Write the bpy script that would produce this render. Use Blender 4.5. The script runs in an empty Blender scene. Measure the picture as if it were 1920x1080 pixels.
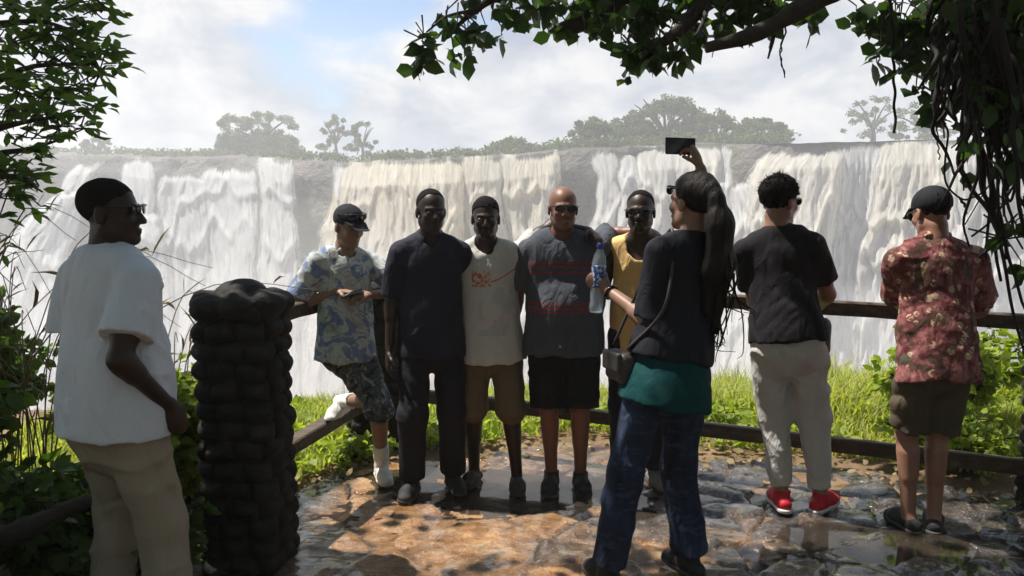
import bpy, math, random
import numpy as np
from mathutils import Vector, Matrix
random.seed(7); RNG = np.random.default_rng(7)
R = math.radians
sc = bpy.context.scene
COL = sc.collection

# ---------------------------------------------------------------- camera
CAM_H, FPX, HORIZ = 1.645, 1450.0, 392.0
PITCH = math.atan((540 - HORIZ) / FPX)
cam_d = bpy.data.cameras.new('camera'); cam = bpy.data.objects.new('camera', cam_d); COL.objects.link(cam)
cam.location = (0, 0, CAM_H); cam.rotation_euler = (math.pi / 2 - PITCH, 0, 0)
cam_d.sensor_width = 36; cam_d.lens = 36 * FPX / 1920; cam_d.clip_start = 0.05; cam_d.clip_end = 3000
sc.camera = cam

# ---------------------------------------------------------------- light
SUN_EL = R(63); SUN_XY = np.array([-0.93, 0.34]); SUN_XY = SUN_XY / np.linalg.norm(SUN_XY)
SUN_DIR = np.array([SUN_XY[0] * math.cos(SUN_EL), SUN_XY[1] * math.cos(SUN_EL), math.sin(SUN_EL)])
sun_d = bpy.data.lights.new('sun', 'SUN'); sun = bpy.data.objects.new('sun', sun_d); COL.objects.link(sun)
sun_d.energy = 5.0; sun_d.angle = R(0.55); sun_d.color = (1, .95, .87)
sun.rotation_euler = Vector(-SUN_DIR).to_track_quat('-Z', 'Y').to_euler(); sun.location = (-8, 8, 30)

def pix_dir(px, py):
    c, s = math.cos(PITCH), math.sin(PITCH)
    return np.array([px - 960, FPX * c + (540 - py) * s, -FPX * s + (540 - py) * c])
def P(px, py, Y):
    d = pix_dir(px, py); return np.array([0, 0, CAM_H]) + d * (Y / d[1])
def G(px, py, z=0.0):
    d = pix_dir(px, py); t = (z - CAM_H) / d[2]; return np.array([0, 0, CAM_H]) + d * t

world = bpy.data.worlds.new('World'); sc.world = world; world.use_nodes = True
def make_world():
    nt = world.node_tree; nt.nodes.clear(); N = nt.nodes.new; L = nt.links.new
    out = N('ShaderNodeOutputWorld'); mix = N('ShaderNodeMixShader'); b1 = N('ShaderNodeBackground'); b2 = N('ShaderNodeBackground')
    sky = N('ShaderNodeTexSky'); sky.sky_type = 'NISHITA'; sky.sun_disc = False
    sky.sun_elevation = SUN_EL; sky.sun_rotation = math.atan2(SUN_XY[0], SUN_XY[1]); sky.air_density = 1.0; sky.dust_density = .3; sky.ozone_density = 3.0
    L(sky.outputs[0], b1.inputs[0]); b1.inputs[1].default_value = 0.10
    tc = N('ShaderNodeTexCoord')
    def noise(scale, detail, rough, dist=0.0, zs=1.0, off=(0, 0, 0)):
        mp = N('ShaderNodeMapping'); mp.inputs['Scale'].default_value = (1, 1, zs); mp.inputs['Location'].default_value = off
        L(tc.outputs['Generated'], mp.inputs[0]); n = N('ShaderNodeTexNoise'); n.inputs['Scale'].default_value = scale
        n.inputs['Detail'].default_value = detail; n.inputs['Roughness'].default_value = rough; n.inputs['Distortion'].default_value = dist
        L(mp.outputs[0], n.inputs['Vector']); return n.outputs['Fac']
    def math_(op, a, b):
        m = N('ShaderNodeMath'); m.operation = op
        for i, v in enumerate((a, b)):
            if isinstance(v, (int, float)): m.inputs[i].default_value = v
            else: L(v, m.inputs[i])
        return m.outputs[0]
    def ramp(f, pts):
        r = N('ShaderNodeValToRGB'); e = r.color_ramp.elements
        while len(e) < len(pts): e.new(.5)
        for el, (p, c) in zip(e, pts): el.position = p; el.color = (*c, 1)
        L(f, r.inputs[0]); return r.outputs[0]
    big = noise(3.2, 9, .58, .3, 1.9, (3.1, .4, 1.3)); fine = noise(8.5, 10, .6, .5, 1.7, (.3, 7, 2))
    shade = math_('ADD', math_('MULTIPLY', big, .6), math_('MULTIPLY', fine, .4))
    ccol = ramp(shade, [(.41, (.25, .285, .355)), (.465, (.33, .36, .415)), (.51, (.41, .43, .465)), (.57, (.53, .53, .54))])
    sx = N('ShaderNodeSeparateXYZ'); L(tc.outputs['Generated'], sx.inputs[0])      # cloud bases overhead are darker than the far bright deck
    mr = N('ShaderNodeMapRange'); mr.interpolation_type = 'SMOOTHSTEP'; L(sx.outputs[2], mr.inputs[0])
    for i, v in ((1, .30), (2, .75), (3, 1.0), (4, 0.0)): mr.inputs[i].default_value = v
    mc = N('ShaderNodeMix'); mc.data_type = 'RGBA'; mc.blend_type = 'MIX'; L(mr.outputs[0], mc.inputs[0]); mc.inputs[6].default_value = (.58, .68, .84, 1); mc.inputs[7].default_value = (1, 1, 1, 1)
    mm = N('ShaderNodeMix'); mm.data_type = 'RGBA'; mm.blend_type = 'MULTIPLY'; mm.inputs[0].default_value = 1; L(ccol, mm.inputs[6]); L(mc.outputs[2], mm.inputs[7]); L(mm.outputs[2], b2.inputs[0]); b2.inputs[1].default_value = 1.0
    # a gap of blue sky in the cloud deck
    d = pix_dir(640, 25); d = d / np.linalg.norm(d)
    def blob(dv, rad, soft):
        sub = N('ShaderNodeVectorMath'); sub.operation = 'SUBTRACT'; L(tc.outputs['Generated'], sub.inputs[0]); sub.inputs[1].default_value = dv
        mul = N('ShaderNodeVectorMath'); mul.operation = 'MULTIPLY'; L(sub.outputs[0], mul.inputs[0]); mul.inputs[1].default_value = (1, 1, 1.5)
        ln = N('ShaderNodeVectorMath'); ln.operation = 'LENGTH'; L(mul.outputs[0], ln.inputs[0])
        return math_('MULTIPLY', math_('SUBTRACT', rad, ln.outputs['Value']), soft)
    gap = math_('ADD', blob(tuple(d), .125, 10.0), math_('MULTIPLY', math_('SUBTRACT', big, .5), -5.0))
    gap = math_('ADD', gap, math_('MULTIPLY', math_('SUBTRACT', fine, .5), -2.5))
    g2 = math_('MAXIMUM', math_('SUBTRACT', gap, -.15), 0.0)
    g2 = math_('MINIMUM', g2, 1.0)
    thin = math_('MULTIPLY', math_('MAXIMUM', math_('SUBTRACT', .48, big), 0), 2.2)
    g3 = math_('MINIMUM', math_('MAXIMUM', g2, thin), .92)
    L(g3, mix.inputs[0]); L(b2.outputs[0], mix.inputs[1]); L(b1.outputs[0], mix.inputs[2]); L(mix.outputs[0], out.inputs[0])
make_world()
vs = sc.view_settings; vs.view_transform = 'Standard'; vs.look = 'None'; vs.exposure = 0.72; vs.gamma = 1.0
cy = sc.cycles
cy.max_bounces = 6; cy.diffuse_bounces = 3; cy.glossy_bounces = 3; cy.transmission_bounces = 4; cy.volume_bounces = 3
cy.transparent_max_bounces = 24; cy.use_denoising = True; cy.caustics_reflective = False; cy.caustics_refractive = False

# ---------------------------------------------------------------- helpers
def tag(o, label=None, cat=None, group=None, kind=None):
    if label: o['label'] = label
    if cat: o['category'] = cat
    if group: o['group'] = group
    if kind: o['kind'] = kind
    return o
def empty(name, loc=(0, 0, 0)):
    o = bpy.data.objects.new(name, None); COL.objects.link(o); o.location = loc; o.empty_display_size = .1
    return o
def mk(name, verts, faces, mat=None, parent=None, smooth=True, attrs=None, origin=None):
    """faces: list of index arrays, each (n,k).  verts are world coordinates."""
    v = np.asarray(verts, dtype=np.float64).reshape(-1, 3)
    if isinstance(faces, np.ndarray): faces = [faces]
    faces = [np.asarray(f, dtype=np.int32) for f in faces if len(f)]
    org = np.zeros(3)
    if parent is not None: org = np.array(parent['_o'])
    elif origin is not None: org = np.asarray(origin, float)
    v = v - org
    me = bpy.data.meshes.new(name)
    me.vertices.add(len(v)); me.vertices.foreach_set('co', v.astype(np.float32).ravel())
    tot = np.concatenate([np.full(len(f), f.shape[1], np.int32) for f in faces])
    idx = np.concatenate([f.ravel() for f in faces])
    me.loops.add(len(idx)); me.loops.foreach_set('vertex_index', idx)
    me.polygons.add(len(tot)); st = np.concatenate([[0], np.cumsum(tot)[:-1]]).astype(np.int32)
    me.polygons.foreach_set('loop_start', st)
    try: me.polygons.foreach_set('loop_total', tot)
    except Exception: pass
    me.polygons.foreach_set('use_smooth', np.full(len(tot), smooth))
    if attrs:
        for k, a in attrs.items():
            a = np.asarray(a, np.float32)
            if a.ndim == 1:
                at = me.attributes.new(k, 'FLOAT', 'POINT'); at.data.foreach_set('value', a)
            else:
                at = me.attributes.new(k, 'FLOAT_VECTOR', 'POINT'); at.data.foreach_set('vector', a.ravel())
    me.update(calc_edges=True); me.validate()
    o = bpy.data.objects.new(name, me); COL.objects.link(o)
    if mat: me.materials.append(mat)
    if parent is not None: o.parent = parent
    else: o.location = org
    return o
def root(name, loc, label, cat, group=None):
    o = empty(name, tuple(float(a) for a in loc)); o['_o'] = [float(a) for a in loc]; return tag(o, label, cat, group)
class Acc:
    def __init__(s): s.v = []; s.f = {}; s.n = 0; s.a = []
    def add(s, v, faces, a=None):
        v = np.asarray(v, float).reshape(-1, 3)
        for f in (faces if isinstance(faces, list) else [faces]):
            f = np.asarray(f, np.int32); s.f.setdefault(f.shape[1], []).append(f + s.n)
        s.v.append(v); s.n += len(v); s.a.append(np.full(len(v), 0.5 if a is None else a))
    def build(s, name, mat, parent=None, smooth=True, origin=None):
        return mk(name, np.concatenate(s.v), [np.concatenate(x) for x in s.f.values()], mat, parent, smooth, {'rnd': np.concatenate(s.a)}, origin)
def unit(v):
    v = np.asarray(v, float); return v / (np.linalg.norm(v) + 1e-12)
def tube(acc, pts, radii, n=7, a=None, cap=True):
    pts = np.asarray(pts, float); m = len(pts); radii = np.broadcast_to(np.asarray(radii, float), (m,))
    tan = np.gradient(pts, axis=0); tan /= np.linalg.norm(tan, axis=1, keepdims=True) + 1e-12
    ref = np.array([0, 0, 1.]) if abs(tan[0][2]) < .9 else np.array([1., 0, 0])
    u = unit(np.cross(tan[0], ref)); th = np.linspace(0, 2 * np.pi, n, endpoint=False); V = []
    for i in range(m):
        u = unit(u - tan[i] * np.dot(u, tan[i])); w = np.cross(tan[i], u)
        V.append(pts[i] + radii[i] * (np.cos(th)[:, None] * u + np.sin(th)[:, None] * w))
    V = np.concatenate(V); i = np.arange(m - 1)[:, None] * n; j = np.arange(n)[None]; j2 = (j + 1) % n
    q = np.stack([i + j, i + j2, i + n + j2, i + n + j], -1).reshape(-1, 4)
    fs = [q]
    if cap:
        c = len(V); V = np.concatenate([V, pts[:1], pts[-1:]]); jj = np.arange(n)
        fs.append(np.concatenate([np.stack([np.full(n, c), (jj + 1) % n, jj], 1), np.stack([np.full(n, c + 1), (m - 1) * n + jj, (m - 1) * n + (jj + 1) % n], 1)]))
    acc.add(V, fs, a)
def smooth_path(pts, n):
    pts = np.asarray(pts, float); k = len(pts)
    e = np.concatenate([[2 * pts[0] - pts[1]], pts, [2 * pts[-1] - pts[-2]]]); out = []
    for s in np.linspace(0, k - 1, n):
        i = min(int(s), k - 2); t = s - i; p0, p1, p2, p3 = e[i], e[i + 1], e[i + 2], e[i + 3]
        out.append(.5 * (2 * p1 + (p2 - p0) * t + (2 * p0 - 5 * p1 + 4 * p2 - p3) * t * t + (3 * p1 - p0 - 3 * p2 + p3) * t ** 3))
    return np.array(out)
def box(acc, c, ax, half, bev=0.0, a=None):
    """bevelled box: centre, 3 axes rows, half sizes"""
    ax = np.asarray(ax, float); h = np.asarray(half, float); b = min(bev, min(h) * .9)
    if b <= 0:
        s = np.array([[x, y, z] for x in (-1, 1) for y in (-1, 1) for z in (-1, 1)]) * h
        f = np.array([[0, 1, 3, 2], [4, 6, 7, 5], [0, 4, 5, 1], [2, 3, 7, 6], [0, 2, 6, 4], [1, 5, 7, 3]])
        acc.add(np.asarray(c) + s @ ax, f, a); return
    bm_v = []; idx = {}
    for x in (-1, 1):
        for y in (-1, 1):
            for z in (-1, 1):
                for k in range(3):
                    p = np.array([x, y, z]) * (h - b); p[k] = (x, y, z)[k] * h[k]
                    idx[(x, y, z, k)] = len(bm_v); bm_v.append(p)
    F4 = []; F3 = []
    for k in range(3):
        o = [i for i in range(3) if i != k]
        for s in (-1, 1):
            r = []
            for (p, q) in ((-1, -1), (1, -1), (1, 1), (-1, 1)):
                t = [0, 0, 0]; t[k] = s; t[o[0]] = p; t[o[1]] = q; r.append(idx[(*t, k)])
            flip = (s == 1) == (k == 1)
            F4.append(r[::-1] if flip else r)
    for k in range(3):       # edges along axis k
        o = [i for i in range(3) if i != k]
        for p in (-1, 1):
            for q in (-1, 1):
                t0 = [0, 0, 0]; t0[o[0]] = p; t0[o[1]] = q; t1 = list(t0); t0[k] = -1; t1[k] = 1
                r = [idx[(*t0, o[0])], idx[(*t1, o[0])], idx[(*t1, o[1])], idx[(*t0, o[1])]]
                n = np.cross(bm_v[r[1]] - bm_v[r[0]], bm_v[r[2]] - bm_v[r[0]])
                F4.append(r if np.dot(n, bm_v[r[0]]) > 0 else r[::-1])
    for x in (-1, 1):
        for y in (-1, 1):
            for z in (-1, 1):
                r = [idx[(x, y, z, k)] for k in range(3)]
                n = np.cross(bm_v[r[1]] - bm_v[r[0]], bm_v[r[2]] - bm_v[r[0]])
                F3.append(r if np.dot(n, bm_v[r[0]]) > 0 else r[::-1])
    acc.add(np.asarray(c) + np.array(bm_v) @ ax, [np.array(F4), np.array(F3)], a)
def axes_of(f, up=(0, 0, 1)):
    f = unit(f); s = unit(np.cross(f, up)); return np.array([s, f, np.cross(s, f)])
# cheap smooth noise: sums of randomly oriented sines
class SN:
    def __init__(s, seed, freq, n=7, aniso=(1, 1, 1)):
        r = np.random.default_rng(seed); d = r.normal(size=(n, 3)); d /= np.linalg.norm(d, axis=1, keepdims=True)
        s.k = d * freq * r.uniform(.6, 1.5, (n, 1)) * np.asarray(aniso); s.p = r.uniform(0, 6.28, n); s.n = n
    def __call__(s, x, y, z):
        o = 0
        for k, p in zip(s.k, s.p): o = o + np.sin(k[0] * x + k[1] * y + k[2] * z + p)
        return o / math.sqrt(s.n)
_vn = RNG.random((64, 64))
def vnoise(x, y):
    xi = np.floor(x).astype(int); yi = np.floor(y).astype(int); fx = x - xi; fy = y - yi
    fx = fx * fx * (3 - 2 * fx); fy = fy * fy * (3 - 2 * fy)
    a = _vn[xi % 64, yi % 64]; b = _vn[(xi + 1) % 64, yi % 64]; c = _vn[xi % 64, (yi + 1) % 64]; d = _vn[(xi + 1) % 64, (yi + 1) % 64]
    return (a * (1 - fx) + b * fx) * (1 - fy) + (c * (1 - fx) + d * fx) * fy
def fbm(x, y, o=4):
    s = 0; a = .5
    for i in range(o): s = s + a * vnoise(x * 2 ** i + 17.3 * i, y * 2 ** i + 5.1 * i); a *= .5
    return s
def sstep(a, b, x):
    t = np.clip((x - a) / (b - a), 0, 1); return t * t * (3 - 2 * t)

# ---------------------------------------------------------------- materials
class NB:
    def __init__(s, name):
        s.m = bpy.data.materials.new(name); s.m.use_nodes = True; s.nt = s.m.node_tree; s.nt.nodes.clear()
        s.out = s.n('ShaderNodeOutputMaterial'); s._tc = None
    def n(s, t): return s.nt.nodes.new(t)
    def l(s, a, b): s.nt.links.new(a, b)
    def put(s, sock, v):
        if isinstance(v, (int, float)): sock.default_value = v
        elif isinstance(v, (tuple, list)): sock.default_value = (*v, 1) if len(v) == 3 and sock.type == 'RGBA' else v
        else: s.l(v, sock)
    def tc(s, which='Object'):
        if s._tc is None: s._tc = s.n('ShaderNodeTexCoord')
        return s._tc.outputs[which]
    def geo(s): return s.n('ShaderNodeNewGeometry').outputs['Position']
    def attr(s, name, vec=False):
        a = s.n('ShaderNodeAttribute'); a.attribute_name = name; return a.outputs['Vector' if vec else 'Fac']
    def mapping(s, v, scale=(1, 1, 1), loc=(0, 0, 0), rot=(0, 0, 0)):
        m = s.n('ShaderNodeMapping'); s.l(v, m.inputs[0]); m.inputs['Scale'].default_value = scale; m.inputs['Location'].default_value = loc; m.inputs['Rotation'].default_value = rot
        return m.outputs[0]
    def noise(s, v, scale, detail=4, rough=.55, dist=0.0):
        n = s.n('ShaderNodeTexNoise'); s.l(v, n.inputs['Vector']); n.inputs['Scale'].default_value = scale; n.inputs['Detail'].default_value = detail
        n.inputs['Roughness'].default_value = rough; n.inputs['Distortion'].default_value = dist; return n.outputs['Fac']
    def voro(s, v, scale, feature='F1', out='Distance', rnd=1.0):
        n = s.n('ShaderNodeTexVoronoi'); s.l(v, n.inputs['Vector']); n.feature = feature; n.inputs['Scale'].default_value = scale
        n.inputs['Randomness'].default_value = rnd; return n.outputs[out]
    def ramp(s, f, pts, interp='LINEAR'):
        r = s.n('ShaderNodeValToRGB'); r.color_ramp.interpolation = interp; e = r.color_ramp.elements
        while len(e) < len(pts): e.new(.5)
        for el, (p, c) in zip(e, pts):
            el.position = p; el.color = (c, c, c, 1) if isinstance(c, (int, float)) else (*c, 1)
        s.l(f, r.inputs[0]); return r.outputs[0]
    def math(s, op, a, b=0.0, c=None, clamp=False):
        m = s.n('ShaderNodeMath'); m.operation = op; m.use_clamp = clamp; s.put(m.inputs[0], a); s.put(m.inputs[1], b)
        if c is not None: s.put(m.inputs[2], c)
        return m.outputs[0]
    def mix(s, f, a, b, blend='MIX'):
        m = s.n('ShaderNodeMix'); m.data_type = 'RGBA'; m.blend_type = blend; s.put(m.inputs[0], f); s.put(m.inputs[6], a); s.put(m.inputs[7], b); return m.outputs[2]
    def sep(s, v):
        x = s.n('ShaderNodeSeparateXYZ'); s.l(v, x.inputs[0]); return x.outputs
    def bump(s, h, strength=.5, dist=.01, normal=None):
        b = s.n('ShaderNodeBump'); b.inputs['Strength'].default_value = strength; b.inputs['Distance'].default_value = dist; s.l(h, b.inputs['Height'])
        if normal is not None: s.l(normal, b.inputs['Normal'])
        return b.outputs[0]
    def bsdf(s, col, rough=.8, spec=.5, normal=None, metallic=0.0, **kw):
        b = s.n('ShaderNodeBsdfPrincipled'); s.put(b.inputs['Base Color'], col); s.put(b.inputs['Roughness'], rough); s.put(b.inputs['Specular IOR Level'], spec)
        b.inputs['Metallic'].default_value = metallic
        if normal is not None: s.l(normal, b.inputs['Normal'])
        for k, v in kw.items(): s.put(b.inputs[k.replace('_', ' ')], v)
        return b.outputs[0]
    def done(s, sh):
        s.l(sh, s.out.inputs['Surface']); return s.m
    def mixsh(s, f, a, b):
        m = s.n('ShaderNodeMixShader'); s.put(m.inputs[0], f); s.l(a, m.inputs[1]); s.l(b, m.inputs[2]); return m.outputs[0]
def plain(name, col, rough=.7, spec=.4, var=.15, scale=20, bump=.15, bd=.003, metallic=0.0):
    b = NB(name); v = b.tc(); n = b.noise(v, scale, 5)
    c = b.mix(n, tuple(x * (1 - var) for x in col), tuple(min(1, x * (1 + var)) for x in col))
    return b.done(b.bsdf(c, rough, spec, b.bump(n, bump, bd), metallic))
def fabric(name, col, rough=.9, var=.12, fold=.6, sheen=0.0, colfn=None):
    b = NB(name); v = b.tc()
    n1 = b.noise(b.mapping(v, (1, 1, .55)), 14, 3, .5, .8); n2 = b.noise(v, 320, 2); n3 = b.noise(v, 5, 3)
    c = colfn(b, v) if colfn else b.mix(n3, tuple(x * (1 - var) for x in col), tuple(min(1, x * (1 + var)) for x in col))
    c = b.mix(b.math('MULTIPLY', n2, .25), c, (0, 0, 0), 'MIX') if False else c
    nn = b.bump(n2, .12, .0015, b.bump(n1, fold, .02))
    return b.done(b.bsdf(c, rough, .25, nn))
def leafmat(name, c0, c1, trans=.35, rough=.45, spec=.4, tcol=None):
    b = NB(name); r = b.attr('rnd'); v = b.tc(); n = b.noise(v, 9, 2)
    c = b.mix(b.math('ADD', b.math('MULTIPLY', r, .75), b.math('MULTIPLY', n, .25)), c0, c1)
    p = b.bsdf(c, rough, spec); t = b.n('ShaderNodeBsdfTranslucent'); b.l(b.mix(1.0, c, tcol or (1.5, 1.7, .5), 'MULTIPLY'), t.inputs[0])
    return b.done(b.mixsh(trans, p, t.outputs[0]))

LEAF = (np.array([[0, 0, 0], [0, .33, .0], [0, .7, -.02], [0, 1, -.1], [-.2, .25, .06], [-.24, .6, .05], [.2, .25, .06], [.24, .6, .05]]),
        np.array([[0, 1, 4], [1, 5, 4], [1, 2, 5], [2, 3, 5], [0, 6, 1], [1, 6, 7], [1, 7, 2], [2, 7, 3]]))
def leaves(pos, direc, size, width=1.0, roll=None, rng=RNG):
    """pos (n,3), direc (n,3) leaf axis, size (n,) -> verts, tris, rnd"""
    n = len(pos); d = direc / (np.linalg.norm(direc, axis=1, keepdims=True) + 1e-9)
    ref = rng.normal(size=(n, 3)); ref[:, 2] += 1.2
    s = np.cross(d, ref); s /= np.linalg.norm(s, axis=1, keepdims=True) + 1e-9; u = np.cross(s, d)
    T, F = LEAF; size = np.broadcast_to(np.asarray(size, float), (n,))
    curl = rng.uniform(.3, 1.8, n)
    V = pos[:, None] + size[:, None, None] * (T[None, :, 0:1] * width * s[:, None] + T[None, :, 1:2] * d[:, None] + T[None, :, 2:3] * curl[:, None, None] * u[:, None])
    Fa = (F[None] + (np.arange(n) * len(T))[:, None, None]).reshape(-1, 3)
    return V.reshape(-1, 3), Fa, np.repeat(rng.random(n), len(T))
def add_leaves(acc, pos, direc, size, width=1.0, rng=RNG):
    V, F, r = leaves(np.asarray(pos, float), np.asarray(direc, float), size, width, None, rng)
    acc.f.setdefault(3, []).append(F + acc.n); acc.v.append(V); acc.n += len(V); acc.a.append(r)

# ---------------------------------------------------------------- signed-distance modelling
def p_rc(a, b, ra, rb):
    a = np.asarray(a, float); b = np.asarray(b, float); d = b - a; dd = float(d @ d) + 1e-12
    def f(X, Y, Z):
        x, y, z = X - a[0], Y - a[1], Z - a[2]; t = np.clip((x * d[0] + y * d[1] + z * d[2]) / dd, 0, 1)
        return np.sqrt((x - t * d[0]) ** 2 + (y - t * d[1]) ** 2 + (z - t * d[2]) ** 2) - (ra + (rb - ra) * t)
    m = max(ra, rb); return f, np.minimum(a, b) - m, np.maximum(a, b) + m
def p_ec(a, b, ra, rb, n, s):
    a = np.asarray(a, float); b = np.asarray(b, float); d = b - a; dd = float(d @ d) + 1e-12; n = unit(n); g = 1 / s ** 2 - 1
    def f(X, Y, Z):
        x, y, z = X - a[0], Y - a[1], Z - a[2]; t = np.clip((x * d[0] + y * d[1] + z * d[2]) / dd, 0, 1)
        x = x - t * d[0]; y = y - t * d[1]; z = z - t * d[2]; c = x * n[0] + y * n[1] + z * n[2]
        l2 = x * x + y * y + z * z; e = np.sqrt(l2 + g * c * c); r = ra + (rb - ra) * t
        return (e - r) * np.sqrt(l2 + 1e-9) / (e + 1e-9) if s < 1 else (e - r)
    m = max(ra, rb) * max(1, s); return f, np.minimum(a, b) - m, np.maximum(a, b) + m
def p_el(c, ax, r):
    c = np.asarray(c, float); ax = np.asarray(ax, float); r = np.asarray(r, float)
    def f(X, Y, Z):
        x, y, z = X - c[0], Y - c[1], Z - c[2]; k0 = 0; k1 = 0
        for i in range(3):
            q = (x * ax[i][0] + y * ax[i][1] + z * ax[i][2]) / r[i]; k0 = k0 + q * q; k1 = k1 + (q / r[i]) ** 2
        k0 = np.sqrt(k0); return k0 * (k0 - 1) / (np.sqrt(k1) + 1e-9)
    e = np.sqrt(((ax * r[:, None]) ** 2).sum(0)); return f, c - e, c + e
def p_bx(c, ax, h, r):
    c = np.asarray(c, float); ax = np.asarray(ax, float); h = np.asarray(h, float)
    def f(X, Y, Z):
        x, y, z = X - c[0], Y - c[1], Z - c[2]; q = [np.abs(x * a[0] + y * a[1] + z * a[2]) - (hh - r) for a, hh in zip(ax, h)]
        return np.sqrt(sum(np.maximum(k, 0) ** 2 for k in q)) + np.minimum(np.maximum(np.maximum(q[0], q[1]), q[2]), 0) - r
    e = np.sqrt(((ax * h[:, None]) ** 2).sum(0)) * 1.8; return f, c - e, c + e
def cut(pr, *planes):
    """keep the side where n.(p-p0) < 0"""
    f0, lo, hi = pr; pl = [(np.asarray(p, float), unit(n)) for p, n in planes]
    def f(X, Y, Z):
        o = f0(X, Y, Z)
        for p, n in pl: o = np.maximum(o, (X - p[0]) * n[0] + (Y - p[1]) * n[1] + (Z - p[2]) * n[2])
        return o
    return f, lo, hi
class Sdf:
    def __init__(s): s.ops = []
    def u(s, pr, k=.02): s.ops.append(('u', pr, k)); return s
    def sub(s, pr, k=.005): s.ops.append(('s', pr, k)); return s
    def clip(s, p, n, wav=None): s.ops.append(('c', (np.asarray(p, float), unit(n), wav), 0)); return s
    def mesh(s, h, disp=None, amp=0.0):
        us = [o for o in s.ops if o[0] == 'u']
        lo = np.min([o[1][1] for o in us], 0) - 3 * h - amp; hi = np.max([o[1][2] for o in us], 0) + 3 * h + amp
        nn = np.ceil((hi - lo) / h).astype(int) + 1; g = [lo[i] + h * np.arange(nn[i]) for i in range(3)]
        F = np.full(nn, 1.0, np.float32)
        for op, pr, k in s.ops:
            if op == 'c':
                p, n, wav = pr
                e = (g[0][:, None, None] - p[0]) * n[0] + (g[1][None, :, None] - p[1]) * n[1] + (g[2][None, None] - p[2]) * n[2]
                if wav is not None: e = e + wav(g[0][:, None, None], g[1][None, :, None], g[2][None, None])
                F = np.maximum(F, e.astype(np.float32)); continue
            f, a, b = pr; m = k + 2.5 * h + .012
            i0 = np.maximum(((a - m - lo) / h).astype(int), 0); i1 = np.minimum(((b + m - lo) / h).astype(int) + 2, nn)
            if np.any(i1 <= i0): continue
            sl = tuple(slice(i0[i], i1[i]) for i in range(3))
            d = f(g[0][sl[0]][:, None, None], g[1][sl[1]][None, :, None], g[2][sl[2]][None, None]).astype(np.float32); B = F[sl]
            if op == 'u':
                q = np.maximum(k - np.abs(B - d), 0); F[sl] = np.minimum(B, d) - q * q / (4 * max(k, 1e-6))
            else:
                d = -d; q = np.maximum(k - np.abs(B - d), 0); F[sl] = np.maximum(B, d) + q * q / (4 * max(k, 1e-6))
        if disp is not None:
            I = np.nonzero(np.abs(F) < amp + 3 * h); F[I] += amp * disp(g[0][I[0]], g[1][I[1]], g[2][I[2]]).astype(np.float32)
        for ax in range(3):
            for e in (0, -1):
                sl = [slice(None)] * 3; sl[ax] = e; F[tuple(sl)] = np.maximum(F[tuple(sl)], .01)
        return surfnet(F, lo, h)
def surfnet(F, lo, h):
    ins = F < 0; sh = np.array(F.shape) - 1
    cnt = np.zeros(sh, np.int8); C = []
    for c in range(8):
        o = (c & 1, c >> 1 & 1, c >> 2 & 1); cnt += ins[o[0]:o[0] + sh[0], o[1]:o[1] + sh[1], o[2]:o[2] + sh[2]]
    I = np.nonzero((cnt > 0) & (cnt < 8)); n = len(I[0]); idx = np.full(sh, -1, np.int32); idx[I] = np.arange(n)
    val = [F[I[0] + (c & 1), I[1] + (c >> 1 & 1), I[2] + (c >> 2 & 1)] for c in range(8)]
    acc = np.zeros((n, 3)); w = np.zeros(n)
    for c in range(8):
        for a in range(3):
            if c >> a & 1: continue
            e = c | 1 << a; v0, v1 = val[c], val[e]; m = (v0 < 0) != (v1 < 0); t = np.where(m, v0 / np.where(m, v0 - v1, 1), 0)
            p = np.array([c & 1, c >> 1 & 1, c >> 2 & 1], float)[None].repeat(n, 0); p[:, a] += t; acc += p * m[:, None]; w += m
    V = lo + h * (np.stack(I, 1) + acc / w[:, None]); Q = []
    for a in range(3):
        b, c = (a + 1) % 3, (a + 2) % 3
        s0 = [slice(None)] * 3; s1 = [slice(None)] * 3; s0[a] = slice(0, -1); s1[a] = slice(1, None)
        A = ins[tuple(s0)]; B = ins[tuple(s1)]; J = np.stack(np.nonzero(A != B), 1)
        J = J[(J[:, b] > 0) & (J[:, c] > 0) & (J[:, b] < sh[b]) & (J[:, c] < sh[c])]
        def cell(db, dc):
            K = J.copy(); K[:, b] -= db; K[:, c] -= dc; return idx[K[:, 0], K[:, 1], K[:, 2]]
        q = np.stack([cell(1, 1), cell(0, 1), cell(0, 0), cell(1, 0)], 1); fl = ~A[J[:, 0], J[:, 1], J[:, 2]]
        q[fl] = q[fl][:, ::-1]; Q.append(q)
    return V, np.concatenate(Q)
# ---------------------------------------------------------------- ground, paving, puddle
def gz(x, y):
    x = np.asarray(x, float); y = np.asarray(y, float)
    return .05 * sstep(4.2, 3.1, y) - .5 * sstep(5.7, 8.6, y) + .14 * sstep(1.9, 3.2, x) * sstep(3.6, 5.0, y)
def g0(x, y): return float(gz(x, y))
def lip(x): return 7.7 + .5 * np.sin(x * .9 + 1) + .3 * np.sin(x * 2.3)

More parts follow.
